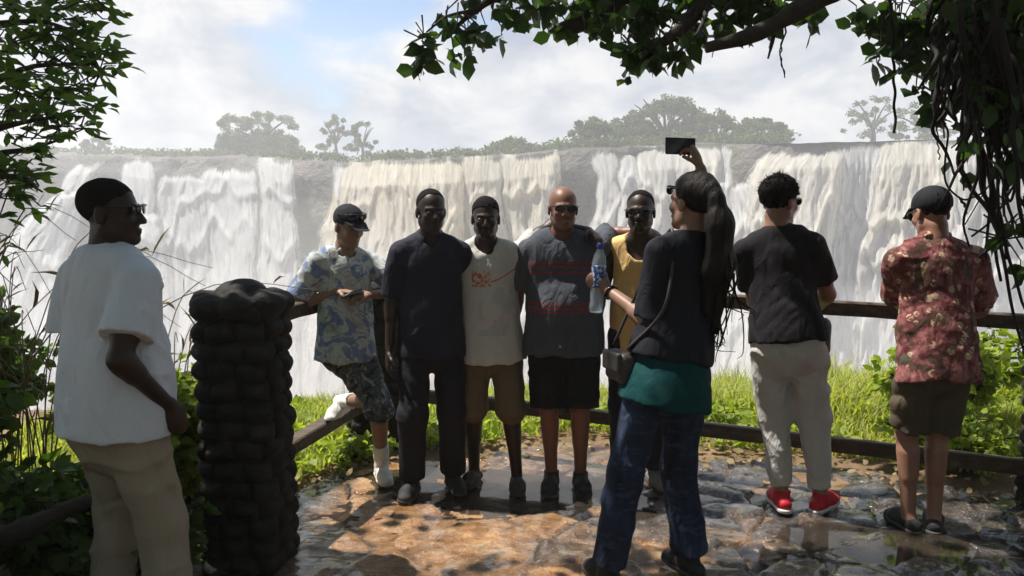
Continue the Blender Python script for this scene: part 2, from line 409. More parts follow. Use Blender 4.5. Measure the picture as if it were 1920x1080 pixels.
def m_earth():
    b = NB('earth'); v = b.geo(); n = b.noise(v, 3.2, 6, .65); n2 = b.noise(v, 26, 4)
    c = b.ramp(n, [(.3, (.10, .062, .035)), (.5, (.20, .125, .068)), (.7, (.30, .20, .115))])
    c = b.mix(b.math('MULTIPLY', n2, .5), c, (.06, .045, .025))
    return b.done(b.bsdf(c, .85, .3, b.bump(n2, .6, .02)))
M_EARTH = m_earth()
def build_ground():
    xs = np.concatenate([np.linspace(-60, -9, 18), np.linspace(-8.5, 8.5, 100), np.linspace(9, 60, 18)])
    ys = np.concatenate([np.linspace(-14, 1, 14), np.linspace(1.2, 7.4, 70)])
    prof = [(0, 0), (.25, -.15), (.5, -.6), (1, -2), (2.2, -6), (4, -13), (7, -22), (12, -27), (25, -28.5), (45, -29), (62, -29), (90, -29), (115, -29)]
    X, Y = np.meshgrid(xs, ys, indexing='ij'); Z = gz(X, Y) - .035 + .05 * (fbm(X * 1.3, Y * 1.3) - .5)
    n = len(prof); X2 = np.repeat(xs[:, None], n, 1); o = np.array(prof); L = lip(xs)[:, None]
    Y2 = L + o[None, :, 0] + .0; Z2 = gz(X2, np.minimum(Y2, L)) + o[None, :, 1] - .035 + np.where(o[None, :, 1] < -.3, 1.2, 0) * (fbm(X2 * .6 + 9, Y2 * .6) - .5)
    X = np.concatenate([X, X2], 1); Y = np.concatenate([Y, Y2], 1); Z = np.concatenate([Z, Z2], 1)
    a, b = X.shape; i = np.arange(a - 1)[:, None] * b + np.arange(b - 1)[None]
    q = np.stack([i, i + b, i + b + 1, i + 1], -1).reshape(-1, 4)
    tag(mk('ground', np.stack([X, Y, Z], -1), q, M_EARTH), kind='structure')
build_ground()

SUNNY = None
def paving_edge_back(x): return 5.12 + .16 * np.sin(x * 1.7 + .5) + .1 * np.sin(x * 4.1) - .26 * sstep(.6, 2.2, x) - .5 * sstep(2.0, 3.2, x)
def paving_edge_left(y): return -1.02 - .34 * (5.1 - y) - .06 * np.sin(y * 5)
def m_paving():
    b = NB('wet_stone'); v = b.geo(); rnd = b.attr('rnd'); gv = b.attr('groove')
    n = b.noise(v, 2.2, 6, .62); nf = b.noise(v, 38, 5, .65); nm = b.noise(v, 9, 4)
    # sandstone, sunlit orange put into its colour left and centre, grey to the right
    x = b.sep(v)[0]; k = b.math('ADD', b.math('MULTIPLY', x, .75), b.math('MULTIPLY', b.math('SUBTRACT', n, .5), 2.2))
    k = b.math('ADD', k, b.math('MULTIPLY', b.math('SUBTRACT', rnd, .5), .9)); k = b.math('MAXIMUM', b.math('MULTIPLY', k, 1.1), b.math('MULTIPLY', b.math('SUBTRACT', b.math('MULTIPLY', n, -.5), b.math('ADD', x, .68)), 6)); k = b.math('ADD', k, 0, clamp=True)
    warm = b.ramp(nm, [(.28, (.25, .105, .03)), (.44, (.44, .21, .07)), (.58, (.54, .30, .12)), (.72, (.60, .42, .25))])
    grey = b.ramp(nm, [(.3, (.03, .027, .027)), (.5, (.075, .066, .06)), (.7, (.19, .17, .15))])
    c = b.mix(k, warm, grey); c = b.mix(b.math('MULTIPLY', rnd, .35), c, (.13, .095, .075))
    c = b.mix(b.math('MULTIPLY', nf, .45), c, b.mix(.5, c, (.02, .015, .01)))
    speck = b.math('GREATER_THAN', b.noise(v, 60, 2), .66); c = b.mix(b.math('MULTIPLY', speck, .6), c, (.62, .52, .42))
    c = b.mix(b.math('MULTIPLY', gv, b.ramp(n, [(.42, .1), (.6, .9)])), c, (.035, .026, .02))
    wet = b.ramp(b.math('ADD', b.noise(b.mapping(v, (1, 1, 1), (3, 1, 0)), 3.1, 5, .6), b.math('MULTIPLY', k, .14)), [(.37, 0), (.51, 1)])
    c = b.mix(b.math('MULTIPLY', wet, .55), c, b.mix(1.0, c, (.45, .42, .42), 'MULTIPLY'))
    ro = b.math('MULTIPLY_ADD', wet, -.42, .46); ro = b.math('ADD', ro, b.math('MULTIPLY', nf, .10))
    nn = b.bump(nf, .9, .02, b.bump(nm, .6, .04))
    return b.done(b.bsdf(c, ro, .7, nn, Coat_Weight=b.math('MULTIPLY', wet, .75), Coat_Roughness=.09))
def build_paving():
    x0, x1, y0, y1 = -3.4, 3.6, .6, 5.5; h = .021
    xs = np.arange(x0, x1, h); ys = np.arange(y0, y1, h); X, Y = np.meshgrid(xs, ys, indexing='ij')
    rng = np.random.default_rng(3); ns = 900; S = np.stack([rng.uniform(x0, x1, ns), rng.uniform(y0, y1, ns)], 1)
    big = (S[:, 0] < .6); S = S[~big | (rng.random(ns) < .2)]; ns = len(S)
    wx = X + .05 * (fbm(X * 3, Y * 3) - .5); wy = Y + .05 * (fbm(X * 3 + 31, Y * 3) - .5)
    d1 = np.full(X.shape, 9.); d2 = np.full(X.shape, 9.); who = np.zeros(X.shape, int)
    for i, s in enumerate(S):
        d = np.hypot(wx - s[0], (wy - s[1]) * 1.15); m = d < d1
        d2 = np.where(m, d1, np.minimum(d2, d)); who = np.where(m, i, who); d1 = np.where(m, d, d1)
    edge = d2 - d1; gro = 1 - sstep(.006, .04, edge)
    hh = rng.normal(0, .005, ns); tx = rng.normal(0, .016, ns); ty = rng.normal(0, .016, ns)
    rgt = (1 + .8 * sstep(.1, 1.1, X)); Z = gz(X, Y) + rgt * hh[who] + rgt * tx[who] * (X - S[who, 0]) + rgt * ty[who] * (Y - S[who, 1]) - (.008 + .022 * sstep(.1, 1.1, X)) * gro * (.35 + fbm(X * 2 + 3, Y * 2)) + .026 * (fbm(X * 5, Y * 5, 4) - .45) + .016 * (fbm(X * 17, Y * 17, 3) - .45)
    dip = np.exp(-(((X + .05) / .95) ** 2 + ((Y - 4.45) / .36) ** 2) ** 2); Z = Z - .016 * dip - .004
    ok = (Y < paving_edge_back(X) + .1 * (fbm(X * 6, Y * 6) - .5)) & (X > paving_edge_left(Y))
    a, b = X.shape; i = (np.arange(a - 1)[:, None] * b + np.arange(b - 1)[None]); k = ok[:-1, :-1] & ok[1:, 1:]
    i = i[k]; q = np.stack([i, i + b, i + b + 1, i + 1], -1)
    rr = rng.random(ns)
    tag(mk('paving', np.stack([X, Y, Z], -1), q, m_paving(), attrs={'rnd': rr[who].ravel(), 'groove': gro.ravel()}), kind='structure')
build_paving()
def m_puddle():
    b = NB('muddy_water'); v = b.geo(); n = b.noise(v, 22, 2)
    p = b.bsdf((.035, .027, .02), .04, .6, b.bump(n, .06, .004)); t = b.n('ShaderNodeBsdfTransparent')
    return b.done(b.mixsh(.72, t.outputs[0], p))
def build_puddles():
    acc = Acc()
    for (cx, cyy, rx, ry, z) in ((-.08, 4.42, 1.25, .5, -.013), (-1.05, 3.75, .5, .5, -.008), (1.9, 3.35, .9, .45, .026)):
        th = np.linspace(0, 2 * np.pi, 90, endpoint=False); r = 1 + .16 * np.sin(3 * th + cx) + .1 * np.sin(7 * th + 1)
        P_ = np.stack([cx + rx * r * np.cos(th), cyy + ry * r * np.sin(th), np.full(90, z + g0(cx, cyy) * .0)], 1)
        P_[:, 2] = z if z > .02 else z
        c = np.array([[cx, cyy, z]]); j = np.arange(90)
        acc.add(np.concatenate([P_, c]), np.stack([j, (j + 1) % 90, np.full(90, 90)], 1))
    tag(acc.build('puddle_water', m_puddle(), smooth=False), kind='structure')
build_puddles()

# ---------------------------------------------------------------- cliff and falls
def Dcl(X):
    return 84 + 22 * sstep(-12, -66, X) + 2.2 * np.sin(X / 7.3) + 1.3 * np.sin(X / 3.1 + 1)
def colX(px):
    px = np.asarray(px, float); D = np.full(px.shape, 84.)
    for _ in range(8): X = (px - 960) / 1457. * D; D = Dcl(X)
    return X, D
BR = np.array([(-700, 292), (0, 288), (180, 296), (300, 296), (480, 300), (550, 302), (640, 308), (760, 307), (870, 300), (1040, 287), (1110, 283), (1200, 280), (1340, 272), (1440, 276), (1500, 270), (1900, 266), (2600, 266)], float)
def brink_z(px, D): return CAM_H + (392 - np.interp(px, BR[:, 0], BR[:, 1]) - 13 * (fbm(np.asarray(px) * .018, np.asarray(px) * 0 + 3.3, 4) - .47)) / 1457. * D
def m_rock():
    b = NB('basalt'); v = b.geo(); n = b.noise(b.mapping(v, (1, 1, .35)), .35, 7, .65); n2 = b.noise(v, 1.4, 6, .6)
    c = b.ramp(n, [(.3, (.022, .020, .020)), (.5, (.07, .062, .056)), (.7, (.16, .135, .11))])
    moss = b.math('MULTIPLY', b.math('GREATER_THAN', b.noise(v, .16, 4), .56), .55); c = b.mix(moss, c, (.065, .085, .03))
    return b.done(b.bsdf(c, .6, .4, b.bump(n2, .9, .6)))
M_ROCK = m_rock()
def build_cliff():
    px = np.linspace(-700, 2600, 520); X, D = colX(px); zt = brink_z(px, D); nr = 64; t = np.linspace(0, 1, nr)
    XX = np.repeat(X[:, None], nr, 1); Z = zt[:, None] * (1 - t) + -32 * t
    rel = zt[:, None] - Z
    rock = 2.6 * (fbm(XX * .22, Z * .09 + 5, 5) - .5) + 1.1 * (fbm(XX * .8, Z * .35, 3) - .5) + .5 * np.floor(fbm(XX * .1, Z * .25 + 50, 2) * 7) * .5
    Y = D[:, None] - rock - rel * .06 - 1.0 * sstep(.3, 2.5, rel)
    # plateau behind the brink, rising a little
    ob = np.array([.8, 2.5, 6, 12, 20, 32, 50, 80, 120.]); rise = np.array([.05, .3, .7, 1.1, 1.4, 1.6, 1.8, 2.0, 2.0])
    Yb = D[:, None] + ob[::-1]; Xb = np.repeat(X[:, None], len(ob), 1) * (1 + ob[::-1] * .004)
    dry = .35 + .65 * (sstep(1500, 1300, px) * 1.0)
    Zb = zt[:, None] + rise[::-1] * dry[:, None] * (.6 + .9 * fbm(Xb * .13, Yb * .13, 3))
    XX = np.concatenate([Xb, XX], 1); Y = np.concatenate([Yb, Y], 1); Z = np.concatenate([Zb, Z], 1)
    a, b = XX.shape; i = np.arange(a - 1)[:, None] * b + np.arange(b - 1)[None]; q = np.stack([i, i + 1, i + b + 1, i + b], -1).reshape(-1, 4)
    tag(mk('cliff', np.stack([XX, Y, Z], -1), q, M_ROCK), kind='structure')
build_cliff()
def m_water():
    b = NB('falling_water'); st = b.attr('st', True); uv = b.sep(st); tint = b.attr('tint'); dens = b.attr('dens')
    ed = b.attr('edge')
    s1 = b.noise(b.mapping(st, (1.0, .05, 1)), 5.5, 7, .72, .35); s2 = b.noise(b.mapping(st, (1, .22, 1)), 2.2, 8, .75, .5); s3 = b.noise(b.mapping(st, (1, .7, 1)), 6.5, 7, .8)
    s = b.math('ADD', b.math('MULTIPLY', s1, .48), b.math('ADD', b.math('MULTIPLY', s2, .28), b.math('MULTIPLY', s3, .24)))
    a = b.math('ADD', b.math('MULTIPLY', dens, .80), b.math('MULTIPLY', b.math('SUBTRACT', s, .5), 2.2)); a = b.math('ADD', a, b.math('MULTIPLY', ed, .25))
    a = b.math('MULTIPLY_ADD', a, 2.6, -.54, clamp=True)
    white = b.ramp(s, [(.38, (.52, .53, .55)), (.46, (.76, .77, .775)), (.54, (.86, .86, .855)), (.64, (.95, .95, .94))])
    tan = b.ramp(s, [(.38, (.54, .44, .28)), (.46, (.76, .65, .46)), (.53, (.90, .82, .64)), (.63, (.95, .91, .80))])
    c = b.mix(tint, white, tan)
    d = b.bsdf(c, .7, .2, b.bump(s, .9, .55)); t = b.n('ShaderNodeBsdfTranslucent'); b.l(c, t.inputs[0])
    sh = b.mixsh(.5, d, t.outputs[0]); tr = b.n('ShaderNodeBsdfTransparent')
    return b.done(b.mixsh(a, tr.outputs[0], sh))
M_WATER = m_water()
FALLS = [
 (160, 200, 308, -40, 95, .05, 1.04, 4), (120, 170, 360, -160, 20, .0, .90, 6), (238, 292, 300, 190, 320, .05, 1.06, 3), (210, 300, 395, 140, 330, .0, .98, 5),
 (305, 400, 330, 275, 420, .05, .95, 3), (385, 482, 318, 350, 480, .05, .97, 3), (490, 552, 300, 455, 562, .08, 1.06, 3.5), (622, 652, 312, 612, 664, .1, .98, 1.5),
 (655, 862, 308, 545, 885, .8, 1.10, 5), (868, 952, 300, 850, 965, .7, 1.08, 4), (945, 1042, 292, 935, 1055, .75, 1.08, 4), (1112, 1150, 284, 1095, 1160, .2, 1.0, 2), (1155, 1182, 296, 1140, 1215, .15, 1.02, 2),
 (1192, 1338, 280, 1165, 1400, .35, 1.08, 4), (1335, 1425, 345, 1310, 1470, .1, .97, 4), (1345, 1372, 285, 1340, 1385, .1, .98, 1.5), (1440, 1578, 288, 1320, 1570, .45, 1.09, 4.5),
 (1565, 1650, 276, 1545, 1640, .15, .84, 2.5), (1642, 1770, 272, 1575, 1790, .5, 1.09, 4), (1765, 1935, 268, 1750, 2010, .35, 1.04, 4), (1930, 2300, 268, 1930, 2350, .3, 1.0, 4), (-420, -60, 300, -500, -120, .0, .86, 4)]
def build_falls():
    # one sheet of falling water over the whole cliff; streams, veils and dry rock come from a mask
    px = np.arange(-420, 2330, 2.3); nv = 190; X, D = colX(px); zt = brink_z(px, D)
    t = np.linspace(0, 1, nv)[None]; tt = t ** 1.3; drop = 36 * tt * np.ones((len(px), 1)); y0 = np.interp(px, BR[:, 0], BR[:, 1])
    PX = px[:, None] * np.ones_like(t); yy = y0[:, None] + drop / D[:, None] * 1457.
    wx = PX + 36 * (fbm(PX * .013, yy * .008 + 7, 3) - .47) + 9 * (fbm(PX * .07, yy * .03, 3) - .47)
    M = np.zeros_like(PX); TN = np.zeros_like(PX); U = PX * .058; OUT = np.zeros_like(PX)
    for k, (pl, pr, top, bl, br, tint, dens, out) in enumerate(FALLS):
        s = np.clip((yy - top) / (720 - top), 0, 1.4) ** .62; xl = pl + (bl - pl) * s; xr = pr + (br - pr) * s; w = xr - xl
        xl = xl - .05 * w - 4; xr = xr + .05 * w + 4; soft = np.minimum(14 + 60 * s, np.maximum(w * .42, 5)); e = np.minimum(wx - xl, xr - wx) / soft
        m = sstep(-.15, 1.0, e) * sstep(-12, 12, yy - top - 2 + 24 * (fbm(PX * .045 + k, PX * 0 + k, 5) - .5)) * dens
        b = m > M; U = np.where(b, ((wx - xl) / w - .5) * (pr - pl) * .062 + k * 9.7, U); TN = np.where(b, tint, TN); OUT = np.maximum(OUT, m * out); M = np.maximum(M, m)
    # thin seepage over the rest of the rock, thickening towards the foot
    M = np.maximum(M, .30 * sstep(300, 560, yy) + .62 * sstep(520, 720, yy))
    # ledges where streams break into spray
    ledge = sum(a * np.exp(-((yy - (yc + 210 * (fbm(PX * .016 + yc, PX * 0 + yc, 4) - .5))) / sg) ** 2) for a, yc, sg in ((.5, 395, 9), (.6, 480, 13), (.5, 580, 16)))
    lump = 1.0 * (fbm(U * .6 + 3, drop * .08, 4) - .5) + .38 * (fbm(U * 2.1, drop * .22 + 5, 4) - .5) + .36 * (fbm(U * 5.2, drop * .6, 3) - .5)
    g = np.minimum(1, drop / 2.5)
    Y = D[:, None] - 1.2 - g * (.55 * OUT) - .62 * drop - g * M * (lump * 1.9 + ledge * 1.2) ; Y[:, :3] = D[:, None] + np.array([[2.2, 1.2, .2]])
    Z = zt[:, None] - drop; Z[:, :3] = zt[:, None] + np.array([[.30, .25, .12]]); Xs = X[:, None] * (Y / D[:, None]) ; Z = CAM_H + (Z - CAM_H) * (.35 + .65 * Y / D[:, None])
    tn = np.clip(TN * (1.05 - .8 * sstep(4, 20, drop)) * (.6 + .8 * fbm(PX * .02, drop * .05 + 3)), 0, 1)
    st = np.stack([U, drop, np.zeros_like(U)], -1).reshape(-1, 3); i = np.arange(len(px) - 1)[:, None] * nv + np.arange(nv - 1)[None]
    o = mk('waterfall', np.stack([Xs, Y, Z], -1), np.stack([i, i + 1, i + nv + 1, i + nv], -1).reshape(-1, 4), M_WATER, attrs={'st': st, 'tint': tn.ravel(), 'dens': M.ravel(), 'edge': (ledge * M).ravel()})
    tag(o, kind='structure')
build_falls()
# rapids above the brink on the right, river surface
def m_rapids():
    b = NB('river_rapids'); v = b.geo(); n = b.noise(b.mapping(v, (.5, .22, 1)), .9, 7, .7)
    c = b.ramp(n, [(.40, (.10, .09, .07)), (.5, (.30, .28, .24)), (.6, (.75, .74, .71))])
    return b.done(b.bsdf(c, .45, .5, b.bump(n, .7, .4)))
def build_river():
    px = np.linspace(1430, 2500, 70); X, D = colX(px); z = brink_z(px, D); ob = np.array([-.6, .6, 2, 4, 7, 11, 16, 24, 40.])
    Y = D[:, None] + ob; XX = X[:, None] * (1 + ob * .003); Z = z[:, None] + .10 + .06 * np.maximum(ob, 0) * (1 - ob / 90) + 1.1 * (fbm(XX * .35, Y * .6, 4) - .45) * (ob > .5) * np.minimum(1, ob / 6)
    a, b = XX.shape; i = np.arange(a - 1)[:, None] * b + np.arange(b - 1)[None]; q = np.stack([i, i + b, i + b + 1, i + 1], -1).reshape(-1, 4)
    tag(mk('river_water', np.stack([XX, Y, Z], -1), q, m_rapids()), kind='structure')
build_river()

# ---------------------------------------------------------------- spray clouds at the foot of the falls, and the haze
def volmat(name, dens, col=(.97, .98, 1), aniso=.3):
    b = NB(name); vp = b.n('ShaderNodeVolumePrincipled'); vp.inputs['Color'].default_value = (*col, 1); vp.inputs['Density'].default_value = dens
    vp.inputs['Anisotropy'].default_value = aniso; b.l(vp.outputs[0], b.out.inputs['Volume']); return b.m
M_SPRAY = volmat('spray', .013, (1, 1, 1))
def spray(px, py, Y, rx, ry, rz, seed, mat=None):
    c = P(px, py, Y); n = 40; m = 26; th = np.linspace(0, 2 * np.pi, n, endpoint=False)[:, None]; ph = np.linspace(.02, np.pi - .02, m)[None]
    x = np.sin(ph) * np.cos(th); y = np.sin(ph) * np.sin(th); z = np.cos(ph) * np.ones_like(th); s1 = SN(seed, 3.2); r = 1 + .13 * s1(x, y, z)
    V = np.stack([c[0] + rx * r * x, c[1] + ry * r * y, c[2] + rz * r * z], -1).reshape(-1, 3)
    i = np.arange(n)[:, None] * m + np.arange(m - 1)[None]; j = (np.arange(n)[:, None] + 1) % n * m + np.arange(m - 1)[None]
    q = np.stack([i, i + 1, j + 1, j], -1).reshape(-1, 4)
    k = np.arange(n)
    caps = np.concatenate([V, [V[k * m].mean(0)], [V[k * m + m - 1].mean(0)]])
    t1 = np.stack([np.full(n, n * m), k * m, (k + 1) % n * m], 1); t2 = np.stack([np.full(n, n * m + 1), (k + 1) % n * m + m - 1, k * m + m - 1], 1)
    tag(mk('spray_cloud', caps, [q, t1, t2], mat or M_SPRAY), kind='stuff')
M_MIST = volmat('gorge_mist', .0020, (.99, .995, 1), .3)
for i, a in enumerate([(60, 640, 70, 18, 8, 9), (330, 700, 66, 18, 9, 11), (640, 660, 60, 14, 8, 11), (900, 740, 60, 18, 9, 10), (1200, 740, 60, 16, 9, 11), (1500, 740, 60, 16, 9, 11), (1850, 700, 62, 18, 9, 9.5)]): spray(*a, seed=20 + i)
spray(940, 470, 66, 125, 44, 21, 31, M_MIST)
spray(150, 470, 84, 48, 20, 17, 33, M_MIST)
def haze():
    acc = Acc(); box(acc, (0, 60, -7), np.eye(3), (150, 170, 25.5))
    o = acc.build('haze', volmat('haze_air', .0019, (.985, .993, 1.0), .3), smooth=False, origin=(0, 60, -7)); tag(o, kind='stuff')
haze()

# ---------------------------------------------------------------- vegetation
M_BARK = plain('bark', (.045, .037, .03), .85, .3, .4, 18, .9, .02)
M_TWIG = plain('twig_bark', (.045, .036, .028), .85, .3, .3, 40, .4, .006)
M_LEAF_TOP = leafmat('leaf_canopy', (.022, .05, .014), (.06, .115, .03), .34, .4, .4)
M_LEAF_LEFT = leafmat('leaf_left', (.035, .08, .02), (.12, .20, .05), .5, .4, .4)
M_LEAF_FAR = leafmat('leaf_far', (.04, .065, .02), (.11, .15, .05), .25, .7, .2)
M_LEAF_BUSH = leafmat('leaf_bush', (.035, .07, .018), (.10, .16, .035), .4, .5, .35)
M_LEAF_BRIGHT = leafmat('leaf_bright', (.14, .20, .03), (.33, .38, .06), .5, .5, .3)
M_GRASS = leafmat('grass_blade', (.16, .21, .04), (.52, .49, .18), .5, .55, .25)
M_DRY = leafmat('dry_stem', (.16, .12, .06), (.34, .27, .15), .3, .7, .2, (1.2, 1.1, .8))

def far_tree(pxc, wpx, top, base, D, label, dense=1.0, seed=0, shape='dome', trunk=True):
    rng = np.random.default_rng(seed); sc_ = D / 1457.; X = (pxc - 960) * sc_; zb = CAM_H + (392 - base) * sc_ - .8; H = (base - top) * sc_ + .8; W = wpx * sc_
    r = root('tree', (X, D, zb), label, 'tree', 'trees along the top of the falls')
    acc = Acc(); hub = np.array([X, D, zb])
    tips = []; nb = 7
    tr = W * .022 + .07; fork = hub + [0, 0, H * .28]
    tube(acc, smooth_path([hub, hub + [.1, 0, H * .15], fork], 6), np.linspace(tr * 1.5, tr, 6), 7)
    for i in range(nb):
        a = 6.283 * i / nb + rng.uniform(-.3, .3); rr = W * rng.uniform(.2, .42); hz = H * rng.uniform(.55, .85)
        tip = hub + [rr * math.cos(a), rr * .8 * math.sin(a), hz]; tips.append(tip)
        tube(acc, smooth_path([fork, (fork + tip) / 2 + [0, 0, H * .06], tip], 7), np.linspace(tr * .75, tr * .2, 7), 5)
    acc.build('trunk', M_BARK, r)
    # crown: lumps of leaves
    lf = Acc(); nl = int((44 if shape == 'dome' else 52 * max(.5, dense)) * max(1, W / 9)); C = []
    for i in range(nl):
        a = rng.uniform(0, 6.283); q = math.sqrt(rng.random()); rr = q * W * .45
        hgt = H * (.40 + .50 * math.sqrt(max(0, 1 - q * q)) * rng.uniform(.55, 1.0)) if shape == 'dome' else H * rng.uniform(.16, .96) * (1 - .2 * q)
        C.append((hub + [rr * math.cos(a), rr * .75 * math.sin(a), hgt], rng.uniform(.06, .13) * W ** .75 * .9))
    C.append((hub + [0, 0, H * .88], .11 * W ** .75))
    if dense > .8:
        for i in range(nl):
            a = rng.uniform(0, 6.283); rr = math.sqrt(rng.random()) * W * .47; C.append((hub + [rr * math.cos(a), rr * .7 * math.sin(a), H * rng.uniform(.10, .42)], .11 * W ** .75))
    for c, cr in C:
        n = int(190 * max(.6, dense) * max(.6, cr)); p = rng.normal(size=(n, 3)); p /= np.linalg.norm(p, axis=1, keepdims=True); p *= (rng.random((n, 1)) ** .4) * cr * [1.15, 1, .75]
        d = rng.normal(size=(n, 3)) + p / cr * .8; add_leaves(lf, c + p, d, rng.uniform(.18, .38, n), 1.5, rng)
    lf.build('crown', M_LEAF_FAR, r)
TREES = [
 (488, 165, 208, 292, 108, 'broad dense tree above the left falls, its crown level at the top', 1.1, 'flat'),
 (632, 70, 212, 286, 106, 'airy pale tree just right of the broad dense tree', .5, 'flat'),
 (682, 70, 226, 288, 104, 'low sparse tree leaning at the end of the airy pair above the muddy falls', .5, 'flat'),
 (190, 60, 256, 292, 112, 'thin wispy little tree alone on the far left skyline', .3, 'flat'),
 (1112, 110, 218, 284, 92, 'dark rounded tree at the left foot of the big wooded island', 1.2, 'dome'),
 (1245, 175, 176, 276, 98, 'tallest domed tree on the wooded island', 1.1, 'dome'),
 (1345, 150, 205, 276, 97, 'mid height spreading tree right of the tallest island tree', 1.0, 'dome'),
 (1425, 110, 222, 270, 95, 'low bushy tree at the right end of the wooded island', .9, 'dome'),
 (960, 100, 258, 292, 96, 'low scrubby tree on the brink left of the wooded island', .8, 'dome'),
 (1630, 120, 178, 262, 112, 'open branched tree on the right skyline with sky through its crown', .45, 'flat'),
 (1725, 130, 190, 262, 108, 'hazy leafy tree on the skyline beside the hanging roots', .7, 'flat'),
 (1180, 110, 212, 280, 96, 'tree filling the gap between the dark rounded and tallest island trees', 1.0, 'dome')]
for i, t in enumerate(TREES): far_tree(*t[:6], dense=t[6], shape=t[7], seed=40 + i)
def scrub():
    rng = np.random.default_rng(5); acc = Acc()
    for k in range(520):
        px = rng.uniform(-60, 1480); X, D = colX(np.array([px])); ob = rng.uniform(2, 16); x = X[0] * (1 + ob * .004); y = D[0] + ob
        dens = 1.0 if (px > 1030 or px < 560) else .6
        if rng.random() > dens: continue
        z = brink_z(np.array([px]), D)[0] + .5 + ob * .05; cr = rng.uniform(.35, 1.0) * (1.25 if px > 1040 else .8); n = 36
        p = rng.normal(size=(n, 3)); p /= np.linalg.norm(p, axis=1, keepdims=True); p *= rng.random((n, 1)) ** .4 * cr * [1.6, 1.2, .8]
        add_leaves(acc, np.array([x, y, z + cr * .3]) + p, rng.normal(size=(n, 3)) + [0, 0, .4], rng.uniform(.22, .5, n), 1.4, rng)
    tag(acc.build('scrub', M_LEAF_FAR), kind='stuff')
scrub()

# grass beyond the railing: one mass
RAILX = lambda y: -.98 - .30 * (5.35 - y)
def grass():
    rng = np.random.default_rng(11); N = 95000
    x = rng.uniform(-3.6, 4.6, N); y = 4.3 + 3.9 * rng.random(N)
    pat = fbm(x * 1.6, y * 1.6 + 4); fine_ = fbm(x * 5, y * 5)
    back = paving_edge_back(x) + .16 + .22 * fbm(x * 3, y * 0 + 2); ok = y > back
    left = (x < paving_edge_left(y) - .1) & (y > 3.9); ok = (ok | left) & (y < lip(x) + .1)
    near = np.clip((y - back) / .9, 0, 1); near = np.where(left, .6, near)
    ok &= rng.random(N) < .25 + .9 * near * (.35 + fine_) ; x, y, pat, near = x[ok], y[ok], pat[ok], near[ok]; n = len(x)
    tall = sstep(.35, .62, pat) * sstep(.25, .9, near); right = sstep(1.2, 2.2, x)
    h = (.05 + .10 * rng.random(n)) + tall * (.07 + .20 * rng.random(n)) * (.6 + .5 * right) * (1 + .6 * sstep(6.6, 7.6, y))
    w = .004 + .006 * rng.random(n); a = rng.uniform(0, 6.283, n); ln = rng.uniform(.15, .8, n); z = gz(x, y) - .03
    sx, sy = np.cos(a) * w, np.sin(a) * w; bx, by = -np.sin(a) * ln * h, np.cos(a) * ln * h
    base = np.stack([x, y, z], 1)
    V = np.stack([base + np.stack([-sx, -sy, 0 * h], 1), base + np.stack([sx, sy, 0 * h], 1),
                  base + np.stack([-sx * .8 + bx * .35, -sy * .8 + by * .35, h * .6], 1), base + np.stack([sx * .8 + bx * .35, sy * .8 + by * .35, h * .6], 1),
                  base + np.stack([bx, by, h * (1 - .3 * ln)], 1)], 1)
    k = np.arange(n)[:, None] * 5
    acc = Acc(); acc.v.append(V.reshape(-1, 3)); acc.n = n * 5; acc.a.append(np.repeat(np.clip(rng.random(n) * .6 + .4 * fbm(x, y), 0, 1), 5))
    acc.f[4] = [k + np.array([0, 1, 3, 2])]; acc.f[3] = [k + np.array([2, 3, 4])]
    tag(acc.build('grass', M_GRASS), kind='stuff')
    # low broad leaved ground cover near the paving edge
    N = 9000; x = rng.uniform(-2.6, 4.4, N); y = 4.4 + 2.2 * rng.random(N); back = paving_edge_back(x) + .2
    left = (x < paving_edge_left(y) - .06) & (y > 3.9)
    ok = ((y > back) | left) & (fbm(x * 2.4 + 8, y * 2.4) > .40); x, y = x[ok], y[ok]; n = len(x)
    d = rng.normal(size=(n, 3)); d[:, 2] = np.abs(d[:, 2]) * .5 + .25; acc = Acc()
    add_leaves(acc, np.stack([x, y, gz(x, y) + .0 + .09 * rng.random(n)], 1), d, rng.uniform(.035, .085, n), 1.5, rng)
    tag(acc.build('ground_cover', M_LEAF_BRIGHT), kind='stuff')
    # fallen leaves on the bare earth
    acc = Acc(); n = 420; x = rng.uniform(-1.4, 3.6, n); y = paving_edge_back(x) + rng.uniform(-.25, .5, n); d = rng.normal(size=(n, 3)); d[:, 2] *= .15
    add_leaves(acc, np.stack([x, y, gz(x, y) + .022], 1), d, rng.uniform(.03, .07, n), 1.4, rng)
    n = 2600; x = rng.uniform(-3.2, -.9, n); y = rng.uniform(1.6, 5.0, n); ok = x < paving_edge_left(y) + .12; x, y = x[ok], y[ok]; n = len(x); d = rng.normal(size=(n, 3)); d[:, 2] = np.abs(d[:, 2]) * .25
    add_leaves(acc, np.stack([x, y, gz(x, y) + .02 * rng.random(n)], 1), d, rng.uniform(.03, .08, n), 1.3, rng)
    tag(acc.build('leaf_litter', M_DRY), kind='stuff')
grass()

